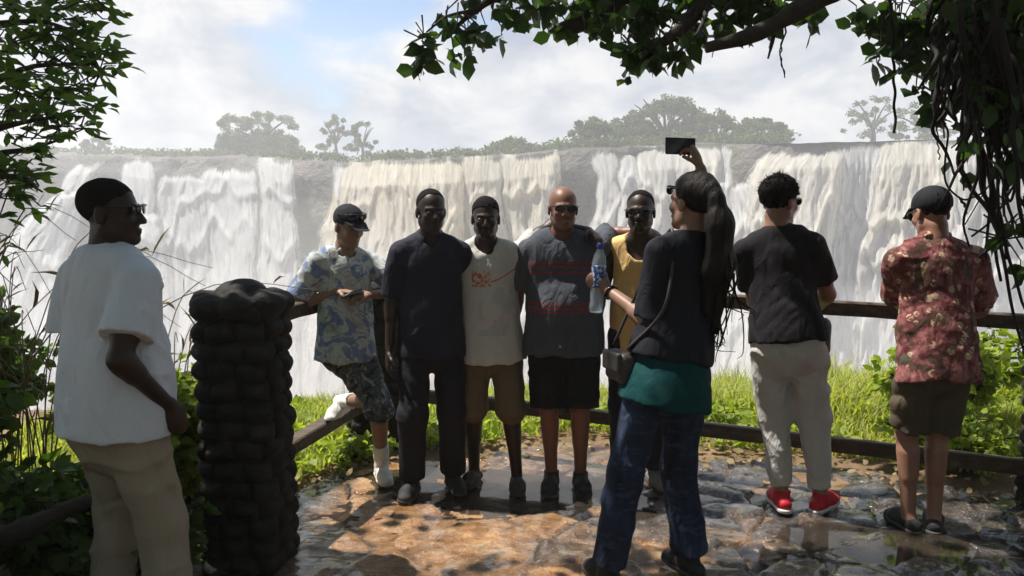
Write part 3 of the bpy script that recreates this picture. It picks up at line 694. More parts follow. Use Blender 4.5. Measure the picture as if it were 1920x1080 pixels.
def shrub(name, cpx, w, h, nst, nlv, lsize, mat, label, cat, seed, lean=(0, 0), group=None, droop=.2, spread=1.0, wid=1.3):
    """real stems from one foot, leaves along twigs"""
    rng = np.random.default_rng(seed); b = np.asarray(cpx, float); r = root(name, b, label, cat, group); st = Acc(); lf = Acc()
    for i in range(nst):
        a = rng.uniform(0, 6.283); q = rng.uniform(.15, 1) * spread; tip = b + [q * w * .5 * math.cos(a) + lean[0] * h, q * w * .5 * math.sin(a) + lean[1] * h, h * rng.uniform(.55, 1.0) * (1 - .3 * q)]
        p0 = b + rng.normal(0, .04, 3) * [1, 1, 0] * w; mid = (p0 + tip) / 2 + rng.normal(0, .06, 3) * h + [0, 0, h * .12]
        path = smooth_path([p0, mid, tip], 10); tube(st, path, np.linspace(.010, .003, 10) * (.6 + h * .5), 5)
        for j in range(nlv):
            t = rng.uniform(.25, 1) ** .8; k = min(int(t * 9), 8); p = path[k] + (path[k + 1] - path[k]) * (t * 9 - k)
            o = rng.normal(size=3); o[2] *= .5; o = unit(o) * rng.uniform(.02, .16) * (w * .5) ** .5
            tw = p + o
            if rng.random() < .5: tube(st, [p, p + o * .6 + [0, 0, .01], tw], [.0035, .003, .002], 4, cap=False)
            n = rng.integers(3, 6); d = o / (np.linalg.norm(o) + 1e-6) + rng.normal(0, .65, (n, 3)); d[:, 2] -= droop
            add_leaves(lf, tw + rng.normal(0, .012, (n, 3)), d, lsize * rng.uniform(.6, 1.2, n), wid, rng)
    st.build('stem', M_TWIG, r); lf.build('foliage', mat, r); return r
gp = lambda x, y: (x, y, g0(x, y) - .03)
BG = 'dark bushes at the left edge'
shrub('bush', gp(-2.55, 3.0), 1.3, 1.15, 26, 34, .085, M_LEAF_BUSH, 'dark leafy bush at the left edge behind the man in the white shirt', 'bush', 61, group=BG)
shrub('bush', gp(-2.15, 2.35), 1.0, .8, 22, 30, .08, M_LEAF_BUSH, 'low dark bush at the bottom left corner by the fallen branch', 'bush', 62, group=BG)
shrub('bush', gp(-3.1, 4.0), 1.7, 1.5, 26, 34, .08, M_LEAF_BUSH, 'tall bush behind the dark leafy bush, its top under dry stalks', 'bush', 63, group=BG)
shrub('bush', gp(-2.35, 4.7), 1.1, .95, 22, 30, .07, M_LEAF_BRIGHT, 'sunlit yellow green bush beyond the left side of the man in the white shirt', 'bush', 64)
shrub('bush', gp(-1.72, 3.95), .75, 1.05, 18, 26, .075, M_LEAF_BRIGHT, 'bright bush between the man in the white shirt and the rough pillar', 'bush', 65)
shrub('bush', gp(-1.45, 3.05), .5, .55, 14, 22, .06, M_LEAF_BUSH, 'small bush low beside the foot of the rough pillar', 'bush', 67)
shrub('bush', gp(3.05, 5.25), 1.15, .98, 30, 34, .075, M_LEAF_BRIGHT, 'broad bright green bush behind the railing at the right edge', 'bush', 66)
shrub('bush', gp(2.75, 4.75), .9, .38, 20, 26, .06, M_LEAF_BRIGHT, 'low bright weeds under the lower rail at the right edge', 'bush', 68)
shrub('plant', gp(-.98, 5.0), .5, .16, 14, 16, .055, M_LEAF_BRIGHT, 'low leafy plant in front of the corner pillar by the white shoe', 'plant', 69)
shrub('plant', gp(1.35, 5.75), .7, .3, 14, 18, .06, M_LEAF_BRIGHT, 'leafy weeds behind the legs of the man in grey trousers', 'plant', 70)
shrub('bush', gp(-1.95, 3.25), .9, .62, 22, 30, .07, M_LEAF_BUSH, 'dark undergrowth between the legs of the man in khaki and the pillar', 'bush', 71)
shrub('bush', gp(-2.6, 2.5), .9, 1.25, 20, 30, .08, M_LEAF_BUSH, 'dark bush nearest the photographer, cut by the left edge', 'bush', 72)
def dry_stalks():
    rng = np.random.default_rng(9); spots = [(-2.6, 3.6, 1.55), (-2.45, 3.7, 1.35), (-2.75, 3.5, 1.6), (-2.3, 3.6, 1.3), (-2.9, 3.8, 1.45), (-2.55, 3.9, 1.5), (-1.95, 4.3, 1.25), (-1.85, 4.15, 1.15), (-2.0, 4.4, 1.05)]
    labs = ['dry arching grass clump left of the man in the white shirt', 'dry grass stalks with seed heads between the man in the white shirt and the pillar']
    for k, grp in enumerate((spots[:6], spots[6:])):
        b = np.array(gp(*grp[0][:2])); r = root('grass_clump', b, labs[k], 'grass'); acc = Acc(); lf = Acc()
        for x, y, h in grp:
            for i in range(7 if k == 0 else 4):
                p0 = np.array(gp(x, y)) + rng.normal(0, .06, 3) * [1, 1, 0]; l = np.array([rng.normal(0, .22 if k == 0 else .09), rng.normal(0, .1), 0]) * h
                path = smooth_path([p0, p0 + l * .3 + [0, 0, h * .6], p0 + l * 1.1 + [0, 0, h * rng.uniform(.85, 1.05)], p0 + l * 1.9 + [0, 0, h * rng.uniform(.7, 1)]], 14)
                tube(acc, path, np.linspace(.0045, .0016, 14), 4)
                n = 3; kk = rng.integers(3, 12, n); d = np.stack([rng.normal(0, .6, n), rng.normal(0, .4, n), rng.uniform(.1, .9, n)], 1)
                add_leaves(lf, path[kk], d, rng.uniform(.10, .24, n), .06, rng)
        acc.build('stem', M_DRY, r); lf.build('foliage', M_DRY, r)
dry_stalks()
def fallen_branch():
    acc = Acc(); p = [P(-60, 1035, 2.75), P(60, 985, 2.8), P(150, 945, 2.9), P(250, 930, 3.0)]
    tube(acc, smooth_path(p, 18), np.linspace(.048, .026, 18) * (1 + .2 * RNG.normal(size=18)), 9)
    o = acc.build('fallen_branch', M_BARK, origin=p[1]); tag(o, 'thick bare branch lying low in the bushes at the bottom left corner', 'branch')
fallen_branch()

# --- overhanging trees -------------------------------------------------------
KX, KY = -SUN_DIR[0] / SUN_DIR[2], -SUN_DIR[1] / SUN_DIR[2]
def lets_sun(p, keep=.03):
    """True when leaves here would shade the places that lie in the sun"""
    sx, sy = p[0] + KX * p[2], p[1] + KY * p[2]; hx, hy = p[0] + KX * (p[2] - 1.6), p[1] + KY * (p[2] - 1.6)
    mx, my = p[0] + KX * (p[2] - .9), p[1] + KY * (p[2] - .9)
    bad = (-1.45 < sx < .5 and 3.15 < sy < 5.6) or sy > 4.85 or (-1.5 < hx < 1.05 and 4.0 < hy) or (-1.5 < mx < .9 and 4.0 < my)
    if 1.05 < hx < 2.7 and 3.5 < hy < 4.5 or 1.0 < mx < 2.6 and 3.6 < my < 4.4: return random.random() > .15
    return bad and random.random() > keep
def overhead_tree():
    rng = np.random.default_rng(17); base = np.array([3.15, 3.2, -.05])
    r = root('overhanging_tree', base, 'big tree at the right whose leafy limbs hang over the viewpoint', 'tree')
    tk = Acc(); tube(tk, smooth_path([base, base + [-.1, 0, 1.2], base + [-.05, -.1, 2.5], base + [-.3, -.3, 4.2], base + [-.6, -.5, 5.6]], 26), np.linspace(.36, .2, 26) * (1 + .06 * rng.normal(size=26)), 14)
    tk.build('trunk', M_BARK, r)
    lb = Acc(); lf = Acc()
    def limb(pts, r0, r1, n=22): path = smooth_path(pts, n); tube(lb, path, np.linspace(r0, r1, n) * (1 + .07 * rng.normal(size=n)), 8); return path
    Pt = lambda x, y, d: P(x, y, d)
    # the broken limb that ends in the sky, and the leafy limbs along the top of the picture
    limb([base + [-.2, -.2, 3.4], Pt(1760, -190, 3.3), Pt(1620, -55, 3.25), Pt(1520, 5, 3.2), Pt(1420, 62, 3.2), Pt(1323, 90, 3.2)], .075, .024)
    A = limb([base + [-.35, -.3, 4.2], Pt(1800, -400, 3.6), Pt(1500, -130, 3.6), Pt(1330, 0, 3.55), Pt(1270, 60, 3.5), Pt(1200, 108, 3.5)], .09, .014)
    B = limb([base + [-.35, -.3, 4.2], Pt(1700, -460, 3.9), Pt(1400, -150, 3.9), Pt(1180, 0, 3.9), Pt(1100, 40, 3.9), Pt(1040, 58, 3.9)], .09, .03)
    Cc = limb([Pt(1400, -150, 3.9), Pt(1150, -60, 3.8), Pt(960, -15, 3.7), Pt(890, 20, 3.7), Pt(830, 78, 3.7)], .04, .006)
    limb([Pt(890, 20, 3.7), Pt(840, 30, 3.65), Pt(800, 60, 3.6)], .010, .004, 9)
    limb([Pt(1500, -130, 3.6), Pt(1460, 0, 3.5), Pt(1450, 70, 3.5), Pt(1440, 110, 3.5), ], .02, .004, 12)
    limb([Pt(1330, 0, 3.55), Pt(1310, 60, 3.4), Pt(1270, 100, 3.4)], .014, .004, 9)
    tw = [((1470, 40), (1462, 95), (1472, 145)), ((1350, 20), (1342, 70), (1335, 108)), ((1520, -10), (1522, 50), (1512, 90)), ((1300, 60), (1260, 110), (1245, 130))]
    allp = np.concatenate([A, B, Cc])
    for t in tw:
        q = [Pt(x, y, 3.45) for x, y in t]; p0 = allp[np.argmin(np.linalg.norm(allp - q[0], axis=1))]; ta = Acc(); tube(ta, smooth_path([p0] + q, 10), np.linspace(.006, .002, 10), 5); ta.build('twig', M_TWIG, r)
    clusters = [(785, 90, 22, 3.6, 10), (800, 118, 16, 3.6, 9), (820, 78, 22, 3.65, 10), (855, 60, 26, 3.7, 10), (862, 100, 18, 3.7, 9), (905, 62, 16, 3.7, 7), (850, 35, 20, 3.7, 6), (880, 10, 26, 3.7, 10), (930, 15, 34, 3.75, 16),
      (960, -8, 34, 3.8, 16), (985, 22, 30, 3.8, 16), (1030, 10, 40, 3.85, 26), (1060, 45, 24, 3.85, 12), (1090, 15, 44, 3.9, 30), (1140, 25, 44, 3.8, 32), (1150, 70, 34, 3.7, 18), (1190, 40, 42, 3.7, 30), (1200, 95, 28, 3.6, 18), (1215, 132, 18, 3.5, 10),
      (1240, 60, 40, 3.6, 30), (1245, 110, 24, 3.5, 14), (1280, 25, 42, 3.6, 28), (1272, 88, 20, 3.45, 9), (1330, 5, 40, 3.6, 26), (1370, 15, 34, 3.6, 20), (1395, 45, 20, 3.5, 10), (1420, 5, 36, 3.6, 20), (1448, 55, 20, 3.5, 10), (1470, 15, 24, 3.5, 12), (1120, -20, 60, 3.8, 34), (1250, -20, 60, 3.7, 34),
      (1410, -30, 60, 3.6, 30), (1598, 40, 14, 3.4, 4), (1525, 38, 8, 3.4, 2), (1640, 20, 24, 3.4, 10), (1668, 60, 28, 3.4, 16), (1660, 110, 22, 3.35, 12), (1690, 25, 34, 3.4, 18), (1700, 90, 34, 3.35, 18), (1720, 140, 26, 3.3, 12), (1740, 50, 44, 3.4, 26), (1745, 200, 20, 3.2, 10), (1735, 100, 30, 3.3, 18), (1780, 30, 46, 3.4, 26), (1790, 110, 36, 3.3, 18),
      (1860, 40, 60, 3.4, 40), (1900, 120, 50, 3.35, 24), (1775, 190, 18, 3.2, 7), (1820, 0, 60, 3.5, 34), (1905, 440, 22, 3.0, 7), (1915, 500, 14, 3.0, 4)]
    for (x, y, s, d, n) in clusters:
        n = int(n * 1.7)
        c = P(x, y, d); sp = s / 1457. * d; m = max(2, n // 5); hubs = c + rng.normal(0, 1, (m, 3)) * [sp * .75, sp * .9, sp * .55]
        for hb in hubs:
            tube(lb, [hb + [rng.normal(0, .04), rng.normal(0, .04), .10], hb + [0, 0, .04], hb], [.004, .003, .002], 4, cap=False)
            dd = rng.normal(size=(5, 3)); dd[:, 2] = dd[:, 2] * .6 - .45; add_leaves(lf, hb + rng.normal(0, .012, (5, 3)), dd, rng.uniform(.04, .115, 5), rng.uniform(1.1, 1.6), rng)
    # crown above the viewpoint
    k = 0
    while k < 760:
        p = np.array([rng.uniform(-4.2, 4.6), rng.uniform(-2.5, 5.6), rng.uniform(3.5, 6.3)])
        if p[1] > 1 and (p[2] - CAM_H) / p[1] < 392 / 1450. + .10: continue
        k += 1
        if lets_sun(p): continue
        n = 16; q = rng.normal(0, .17, (n, 3)); dd = rng.normal(size=(n, 3)); dd[:, 2] -= .4
        add_leaves(lf, p + q, dd, rng.uniform(.11, .2, n), 1.6, rng)
        if k % 3 == 0: tube(lb, smooth_path([p, p + [.2, .0, .15], p + [.6, rng.normal(0, .2), .35]], 5), [.004, .006, .01, .012, .014], 4, cap=False)
    for tip in ((-1.5, .8, 4.8), (-2.5, 2.8, 5.4), (.5, 2.2, 4.6), (1.8, .5, 4.8), (-.8, -1.2, 5.2), (2.4, 4.6, 4.9)):
        limb([base + [-.4, -.35, 4.6], (np.array(base) + [-.5, -.4, 5.2] + np.array(tip)) / 2 + [0, 0, .5], tip], .11, .02)
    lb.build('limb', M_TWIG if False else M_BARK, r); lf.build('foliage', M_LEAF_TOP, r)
overhead_tree()
def unseen_shade_leaves():
    # unseen leaf mass added behind the camera to dim the light on the people
    rng = np.random.default_rng(77); acc = Acc()
    for k in range(240):
        a = rng.uniform(-.15, np.pi + .15); rr = rng.uniform(5.5, 8.5); p = np.array([rr * 1.05 * math.cos(a), .2 - rr * math.sin(a), rng.uniform(0, 6.5)])
        n = 20; add_leaves(acc, p + rng.normal(0, .5, (n, 3)), rng.normal(size=(n, 3)), rng.uniform(.25, .5, n), 1.8, rng)
    tag(acc.build('unseen_shade_leaves', M_LEAF_BUSH), kind='stuff')
unseen_shade_leaves()
M_VINE = plain('vine_bark', (.016, .014, .012), .8, .3, .35, 60, .5, .004)
def vines():
    rng = np.random.default_rng(23); acc = Acc()
    for i in range(150):
        x0 = rng.uniform(1800, 2060) if i % 3 else rng.uniform(1760, 1850); d = rng.uniform(2.85, 3.4); L = rng.uniform(180, 560) * (.45 + .75 * sstep(1770, 1900, x0)); y0 = rng.uniform(-80, 120); pts = []
        x = x0; dx = rng.normal(0, .12) + .22 * sstep(1760, 1880, x0)
        for s in np.linspace(0, 1, 9): pts.append(P(x + 16 * math.sin(5 * s + i) * s, y0 + L * s, d + .05 * math.sin(7 * s + i))); x += dx * L / 9 + rng.normal(0, 9)
        tube(acc, smooth_path(pts, 26), np.linspace(rng.uniform(.006, .016), rng.uniform(.003, .006), 26), 5)
    for i in range(80):      # cross strands tie the tangle together
        a = P(rng.uniform(1860, 2060), rng.uniform(0, 440), rng.uniform(2.9, 3.3)); b = a + rng.normal(0, 1, 3) * [.10, .1, .22]
        tube(acc, smooth_path([a, (a + b) / 2 + rng.normal(0, .05, 3), b], 10), rng.uniform(.003, .007), 4)
    o = acc.build('vine_tangle', M_VINE, origin=P(1900, 0, 3.1)); tag(o, 'dense dark tangle of woody vines hanging down the right edge', 'vines')
    # a leafy mantle over the upper part of the tangle
    acc = Acc(); lf = Acc(); r = root('climbing_plant', P(1900, 60, 3.2), 'dark leafy creeper draped over the top of the vine tangle', 'creeper')
    for i in range(300):
        u = rng.random(); p = P(1800 + 220 * rng.random() ** .8, -60 + 380 * u, rng.uniform(2.85, 3.45))
        if rng.random() < u * .8: continue
        dd = rng.normal(size=(6, 3)); dd[:, 2] -= .7; add_leaves(lf, p + rng.normal(0, .05, (6, 3)), dd, rng.uniform(.05, .10, 6), 1.4, rng)
        if i % 2: tube(acc, [p, p + [.03, 0, .1], p + [.02, .05, .25]], [.003, .004, .005], 4, cap=False)
    acc.build('stem', M_VINE, r); lf.build('foliage', M_LEAF_TOP, r)
    def vine(pts, r0, r1, label, cat='vine'):
        a = Acc(); q = [P(x, y, d) for x, y, d in pts]; path = smooth_path(q, 40); path += .004 * np.sin(np.linspace(0, 30, 40))[:, None] * [1, .3, 0]
        tube(a, path, np.linspace(r0, r1, 40), 6); tag(a.build('hanging_vine', M_VINE, origin=q[0]), label, cat, 'single vines hanging at the right')
    vine([(1668, -60, 3.3), (1674, 90, 3.3), (1677, 170, 3.3), (1678, 250, 3.3)], .006, .0055, 'straight thin root hanging free in the sky above the right falls')
    vine([(1765, 150, 3.15), (1768, 220, 3.15), (1778, 260, 3.15), (1770, 330, 3.15), (1800, 372, 3.15), (1830, 368, 3.1), (1850, 350, 3.1)], .004, .004, 'thin vine looping out over the black cap of the man in the red shirt')
    vine([(1800, 372, 3.15), (1812, 392, 3.15), (1806, 412, 3.15)], .006, .002, 'short forked twig hanging off the vine loop above the black cap')
    vine([(1840, 200, 3.05), (1800, 290, 3.05), (1812, 340, 3.05), (1850, 390, 3.02), (1875, 450, 3.0), (1890, 540, 3.0), (1920, 660, 2.98), (1940, 740, 2.96)], .011, .004, 'long woody vine curving down across the right end of the top rail')
    vine([(1850, 150, 3.0), (1855, 300, 3.0), (1880, 430, 3.0), (1915, 560, 3.0), (1960, 640, 3.0)], .009, .004, 'vine trailing at the outermost right beside the long woody one')
    vine([(1470, 30, 3.25), (1466, 80, 3.25), (1464, 110, 3.25), (1473, 146, 3.25)], .004, .002, 'short curved twig dangling below the broken limb')
    vine([(1757, 180, 3.2), (1758, 260, 3.2), (1762, 300, 3.2)], .003, .0025, 'hair thin root hanging from the edge of the creeper leaves')
vines()
def left_tree():
    rng = np.random.default_rng(31); base = np.array([-3.3, 3.4, -.05]); r = root('leafy_tree', base, 'green tree leaning in at the upper left edge', 'tree')
    tk = Acc(); tube(tk, smooth_path([base, base + [.0, 0, 1.2], base + [.1, 0, 2.4], base + [.3, -.1, 4.0]], 20), np.linspace(.13, .07, 20), 10); tk.build('trunk', M_BARK, r)
    lb = Acc(); lf = Acc()
    def limb(pts, r0, r1, n=16): path = smooth_path(pts, n); tube(lb, path, np.linspace(r0, r1, n), 6); return path
    for a, pts in enumerate([[(-300, 120), (-90, 60), (60, 40), (150, 60)], [(-280, 260), (-80, 200), (40, 130), (180, 120)], [(-260, 330), (-60, 260), (40, 230), (140, 215)], [(-240, 400), (-40, 300), (50, 280), (120, 260)], [(-260, 20), (-40, -60), (120, -40), (200, 15)], [(-260, 480), (-60, 350), (20, 330), (80, 360)]]):
        limb([P(x, y, 3.2 + .1 * math.sin(a * 2 + i)) for i, (x, y) in enumerate(pts)], .022, .004)
    cl = [(20, 30, 60, 26), (80, 20, 60, 30), (140, 45, 45, 26), (110, 90, 55, 30), (170, 95, 32, 18), (40, 100, 60, 26), (150, 130, 38, 20), (185, 110, 18, 8), (60, 160, 60, 24), (120, 180, 44, 20), (20, 200, 50, 16), (160, 200, 24, 10), (150, 235, 16, 6), (80, 230, 46, 16), (120, 250, 22, 8), (30, 270, 46, 14), (70, 300, 24, 9), (20, 320, 40, 14), (60, 335, 28, 10), (20, 360, 30, 12), (75, 350, 14, 5), (45, 375, 16, 6), (190, 10, 22, 6), (100, -20, 70, 24), (205, 15, 12, 4), (-60, 60, 80, 30), (-60, 200, 80, 30), (-60, 330, 60, 24), (4, 470, 12, 4), (-30, 440, 30, 10)]
    for (x, y, s, n) in cl:
        c = P(x, y, 3.2); sp = s / 1457. * 3.2
        for j in range(max(2, int(n * .55))):
            hb = c + rng.normal(0, 1, 3) * [sp * .6, sp * 1.3, sp * .6]; tube(lb, [hb + [-.10, rng.normal(0, .03), -.03 + rng.normal(0, .05)], hb + [-.04, 0, 0], hb], [.0035, .003, .002], 4, cap=False)
            dd = rng.normal(size=(4, 3)) * [1, .8, .6] + [.8, 0, -.25]; add_leaves(lf, hb + rng.normal(0, .015, (4, 3)), dd, rng.uniform(.045, .085, 4), .85, rng)
    for k in range(170):     # its crown above the frame, shading the man below
        p = np.array([rng.uniform(-5, -1.5), rng.uniform(2.2, 5.2), rng.uniform(3.2, 5.4)])
        if (p[2] - CAM_H) / p[1] < 392 / 1450. + .08 and p[0] > -(960 / 1450.) * p[1]: continue
        if lets_sun(p): continue
        n = 14; dd = rng.normal(size=(n, 3)); add_leaves(lf, p + rng.normal(0, .16, (n, 3)), dd, rng.uniform(.09, .16, n), 1.5, rng)
    sd = SUN_DIR
    for k in range(75):      # unseen leaves added towards the sun to shade the man in the white shirt
        q = np.array([-1.42 + rng.normal(0, .2), 2.72 + rng.normal(0, .15), rng.uniform(.7, 1.75)]); p = q + sd * ((rng.uniform(3.5, 5.2) - q[2]) / sd[2]); n = 16
        add_leaves(lf, p + rng.normal(0, .15, (n, 3)), rng.normal(size=(n, 3)), rng.uniform(.09, .16, n), 1.5, rng)
    lb.build('limb', M_BARK, r); lf.build('foliage', M_LEAF_LEFT, r)
left_tree()

# ---------------------------------------------------------------- pillars and railings
def m_pillar():
    b = NB('pillar_stone'); v = b.geo(); n = b.noise(v, 7, 6, .65); n2 = b.noise(v, 45, 4)
    c = b.ramp(n, [(.3, (.008, .007, .006)), (.55, (.020, .017, .014)), (.75, (.045, .037, .027))])
    return b.done(b.bsdf(c, .8, .3, b.bump(n2, .6, .01)))
M_PILLAR = m_pillar()
def pillar(c, w, dp, h, label, seed):
    rng = np.random.default_rng(seed); nt, nz = 150, 230; z0 = -.25; th = np.linspace(0, 2 * np.pi, nt, endpoint=False)[:, None]; z = np.linspace(z0, h, nz)[None]
    ex = 3.6; R0 = (np.abs(np.cos(th)) ** ex + np.abs(np.sin(th)) ** ex) ** (-1 / ex)
    ch = .088; row = np.floor((z - z0) / ch); ph = (z - z0) / ch - row; nl = 9; B = np.zeros((nt, nz)); rr = rng.uniform(0, 6.283, 60); jit = rng.normal(1, .09, (60, nl + 1))
    ri = row.astype(int); wav = z + .007 * np.sin(2 * th + ri * 2.1) + .006 * np.sin(5 * th)
    row = np.floor((wav - z0) / ch); ri = np.clip(row.astype(int), 0, 59); ph = (wav - z0) / ch - row
    a = ((th + rr[ri]) / (2 * np.pi) * nl) % nl; ai = np.floor(a).astype(int); ap = a - ai
    B = np.sqrt(np.clip(1 - (2 * ph - 1) ** 2, 0, 1)) * np.clip(1 - np.abs(2 * ap - 1) ** 3.5, 0, 1) ** .6 * jit[ri, ai]
    wid = 1 + .02 * np.sin(z * 5 + seed) ; bump = .048 * (B - .62) + .012 * (fbm(th * 5 + seed, z * 14) - .5)
    X = c[0] + (w / 2 * .93 * wid * R0 + bump) * np.cos(th); Y = c[1] + (dp / 2 * .93 * wid * R0 + bump) * np.sin(th); Z = np.repeat(z, nt, 0)
    i = np.arange(nt)[:, None] * nz + np.arange(nz - 1)[None]; j = (np.arange(nt)[:, None] + 1) % nt * nz + np.arange(nz - 1)[None]
    acc = Acc(); acc.add(np.stack([X, Y, Z], -1), np.stack([i, j, j + 1, i + 1], -1).reshape(-1, 4))
    # crowning stones: a ring of big rounded lumps and one on top
    s = Sdf()
    for k in range(8):
        t = 6.283 * k / 8 + .2; q = (abs(math.cos(t)) ** ex + abs(math.sin(t)) ** ex) ** (-1 / ex)
        s.u(p_el((c[0] + w * .36 * q * math.cos(t), c[1] + dp * .36 * q * math.sin(t), h - .02 + rng.uniform(-.022, .022)), np.eye(3), (.095 * w / .44, .095, .062)), .008)
    s.u(p_el((c[0] - .005, c[1], h + .012), np.eye(3), (.115, .14, .075)), .008)
    V, Q = s.mesh(.011, SN(seed, 60), .004); acc.add(V, Q)
    o = acc.build('stone_pillar', M_PILLAR, origin=(c[0], c[1], 0)); return tag(o, label, 'pillar', 'rough stone pillars of the railing')
PIL_A = np.array([(449 - 960) / 1457. * 3.47, 3.47]); PIL_B = np.array([(702 - 960) / 1457. * 5.42, 5.42]); PIL_C = np.array([(2040 - 960) / 1457. * 4.05, 4.05])
pillar(PIL_A, .39, .42, 1.245, 'rough knobbly stone pillar, large and dark in the left foreground', 1)
pillar(PIL_B, .42, .42, 1.10, 'rough corner pillar mostly hidden behind the man on the railing', 2)
pillar(PIL_C, .42, .42, .98, 'rough stone pillar cut off by the right edge of the photo', 3)
def m_wood():
    b = NB('weathered_wood'); v = b.geo(); rr = b.attr('rnd'); n = b.noise(b.mapping(v, (1, 6, 6)), 5, 6, .6); n2 = b.noise(v, 60, 3)
    c = b.ramp(n, [(.3, (.035, .025, .018)), (.55, (.085, .062, .043)), (.75, (.16, .12, .085))])
    return b.done(b.bsdf(c, .65, .35, b.bump(b.math('ADD', n, b.math('MULTIPLY', n2, .3)), .6, .008)))
M_WOOD = m_wood()
def beam(name, a, b, h, w, parent):
    acc = Acc(); a = np.asarray(a, float); b = np.asarray(b, float); ax = axes_of(b - a); n = 14
    # a slightly wandering sawn beam: lofted rounded rectangle
    prof = np.array([(-1, -.8), (-.8, -1), (.8, -1), (1, -.8), (1, .8), (.8, 1), (-.8, 1), (-1, .8)]) * [w / 2, h / 2]; V = []
    rng = np.random.default_rng(int(abs(a[0] * 100)) + 5)
    for t in np.linspace(0, 1, n):
        c = a + (b - a) * t + ax[0] * rng.normal(0, .003) + ax[2] * rng.normal(0, .003); V.append(c + prof[:, :1] * ax[0] * (1 + rng.normal(0, .02)) + prof[:, 1:] * ax[2] * (1 + rng.normal(0, .025)))
    V = np.concatenate(V); i = np.arange(n - 1)[:, None] * 8; j = np.arange(8)[None]; j2 = (j + 1) % 8
    acc.add(V, [np.stack([i + j, i + j2, i + 8 + j2, i + 8 + j], -1).reshape(-1, 4), np.array([list(range(7, -1, -1)), list(range((n - 1) * 8, n * 8))])])
    return acc.build(name, M_WOOD, parent, smooth=False)
# right railing from corner pillar to the right pillar
rr_ = root('wooden_railing', (PIL_B[0] + .2, PIL_B[1], 0), 'long dark wooden railing along the drop behind the group, two rails', 'railing', 'wooden railings round the viewpoint')
def rail_pt(px, py, Y): return P(px, py, Y)
TA, TB = rail_pt(760, 522, 5.3), rail_pt(1985, 607, 4.1)
beam('top_rail', TA, TB, .082, .075, rr_)
beam('lower_rail', rail_pt(760, 738, 5.3), rail_pt(1985, 884, 4.1), .085, .06, rr_)
rl_ = root('wooden_railing', (-1.2, 4.5, 0), 'short wooden railing running from the big left pillar back to the corner', 'railing', 'wooden railings round the viewpoint')
LA, LB = P(688, 750, 5.3), P(545, 838, 4.4)
def reach(a, b, y): t = (y - a[1]) / (b[1] - a[1]); return a + (b - a) * t
beam('lower_rail', LA, reach(LA, LB, 3.67), .082, .10, rl_)
UA, UB = P(690, 545, 5.3), P(545, 583, 4.4)
beam('top_rail', UA, reach(UA, UB, 3.67), .085, .10, rl_)
RAIL_TOP = lambda y: reach(UA, UB, y)
RAIL_LOW = lambda y: reach(LA, LB, y)
# ---------------------------------------------------------------- people
SKIN = {}
def skin(name, col):
    if name not in SKIN:
        b = NB('skin_' + name); v = b.tc(); n = b.noise(v, 18, 3); n2 = b.noise(v, 260, 2)
        c = b.mix(n, tuple(x * .86 for x in col), tuple(x * 1.12 for x in col))
        SKIN[name] = b.done(b.bsdf(c, .48, .4, b.bump(n2, .12, .001)))
    return SKIN[name]
DARK = (.030, .015, .010); BROWN = (.22, .115, .07); TAN = (.36, .205, .135)
M_HAIR = plain('hair_black', (.010, .008, .008), .9, .12, .4, 220, 1.0, .004)
M_LENS = plain('dark_lens', (.008, .008, .009), .12, .6, .1, 10, 0, .001)
M_EYE = plain('eye_white', (.26, .23, .21), .3, .5, .05, 10, 0, .001)
M_RUBBER = plain('sole_rubber', (.06, .058, .055), .7, .3, .2, 40, .3, .002)
M_SOLEW = plain('sole_white', (.6, .6, .58), .6, .3, .1, 40, .3, .002)

def ik(root_, tgt, l1, l2, pole):
    root_ = np.asarray(root_, float); tgt = np.asarray(tgt, float); d = tgt - root_; L = np.linalg.norm(d); Lm = (l1 + l2) * .998
    if L > Lm: tgt = root_ + d * (Lm / L); d = tgt - root_; L = Lm
    u = d / L; a = (l1 * l1 - l2 * l2 + L * L) / (2 * L); h = math.sqrt(max(l1 * l1 - a * a, 0)); p = np.asarray(pole, float); p = unit(p - u * np.dot(p, u))
    return root_ + u * a + p * h, tgt
def rot(v, ax, ang):
    ax = unit(ax); v = np.asarray(v, float); return v * math.cos(ang) + np.cross(ax, v) * math.sin(ang) + ax * np.dot(ax, v) * (1 - math.cos(ang))

def hand(s, w, d, pn, tv, k, curl=(.35, .4, .3), thumb_in=.35, spread=.08):
    """w wrist, d towards the fingers, pn the way the palm faces, tv thumb side"""
    d = unit(d); pn = unit(pn - d * np.dot(pn, d)); tv = unit(tv - d * np.dot(tv, d)); tv = unit(tv - pn * np.dot(tv, pn))
    s.u(p_ec(w, w + d * .05 * k, .030 * k, .036 * k, pn, .55), .012); s.u(p_ec(w + d * .04 * k, w + d * .082 * k, .036 * k, .039 * k, pn, .42), .015)
    for i, L in enumerate((.072, .080, .074, .058)):
        o = .031 - .0205 * i; p = w + d * (.088 - (.004, 0, .003, .012)[i]) * k + tv * o * k; fd = unit(d + tv * spread * (1.5 - i)); ang = 0
        for j, q in enumerate((.46, .31, .25)):
            ang += curl[j] * (1 + .08 * i); e = unit(fd * math.cos(ang) + pn * math.sin(ang)); p2 = p + e * L * q * k
            r = (.0098, .0088, .0080, .0070); s.u(p_rc(p, p2, r[j] * k, r[j + 1] * k), .006); p = p2
    p = w + d * .028 * k + tv * .028 * k + pn * .004; s.u(p_rc(w + d * .02 * k + tv * .012 * k, p, .017 * k, .015 * k), .012)
    e = unit(tv * .75 + d * .7 + pn * thumb_in); p2 = p + e * .042 * k; s.u(p_rc(p, p2, .0135 * k, .0108 * k), .008); e = unit(tv * (.45 - thumb_in * .5) + d * .8 + pn * thumb_in * 1.4); s.u(p_rc(p2, p2 + e * .032 * k, .0108 * k, .009 * k), .005)

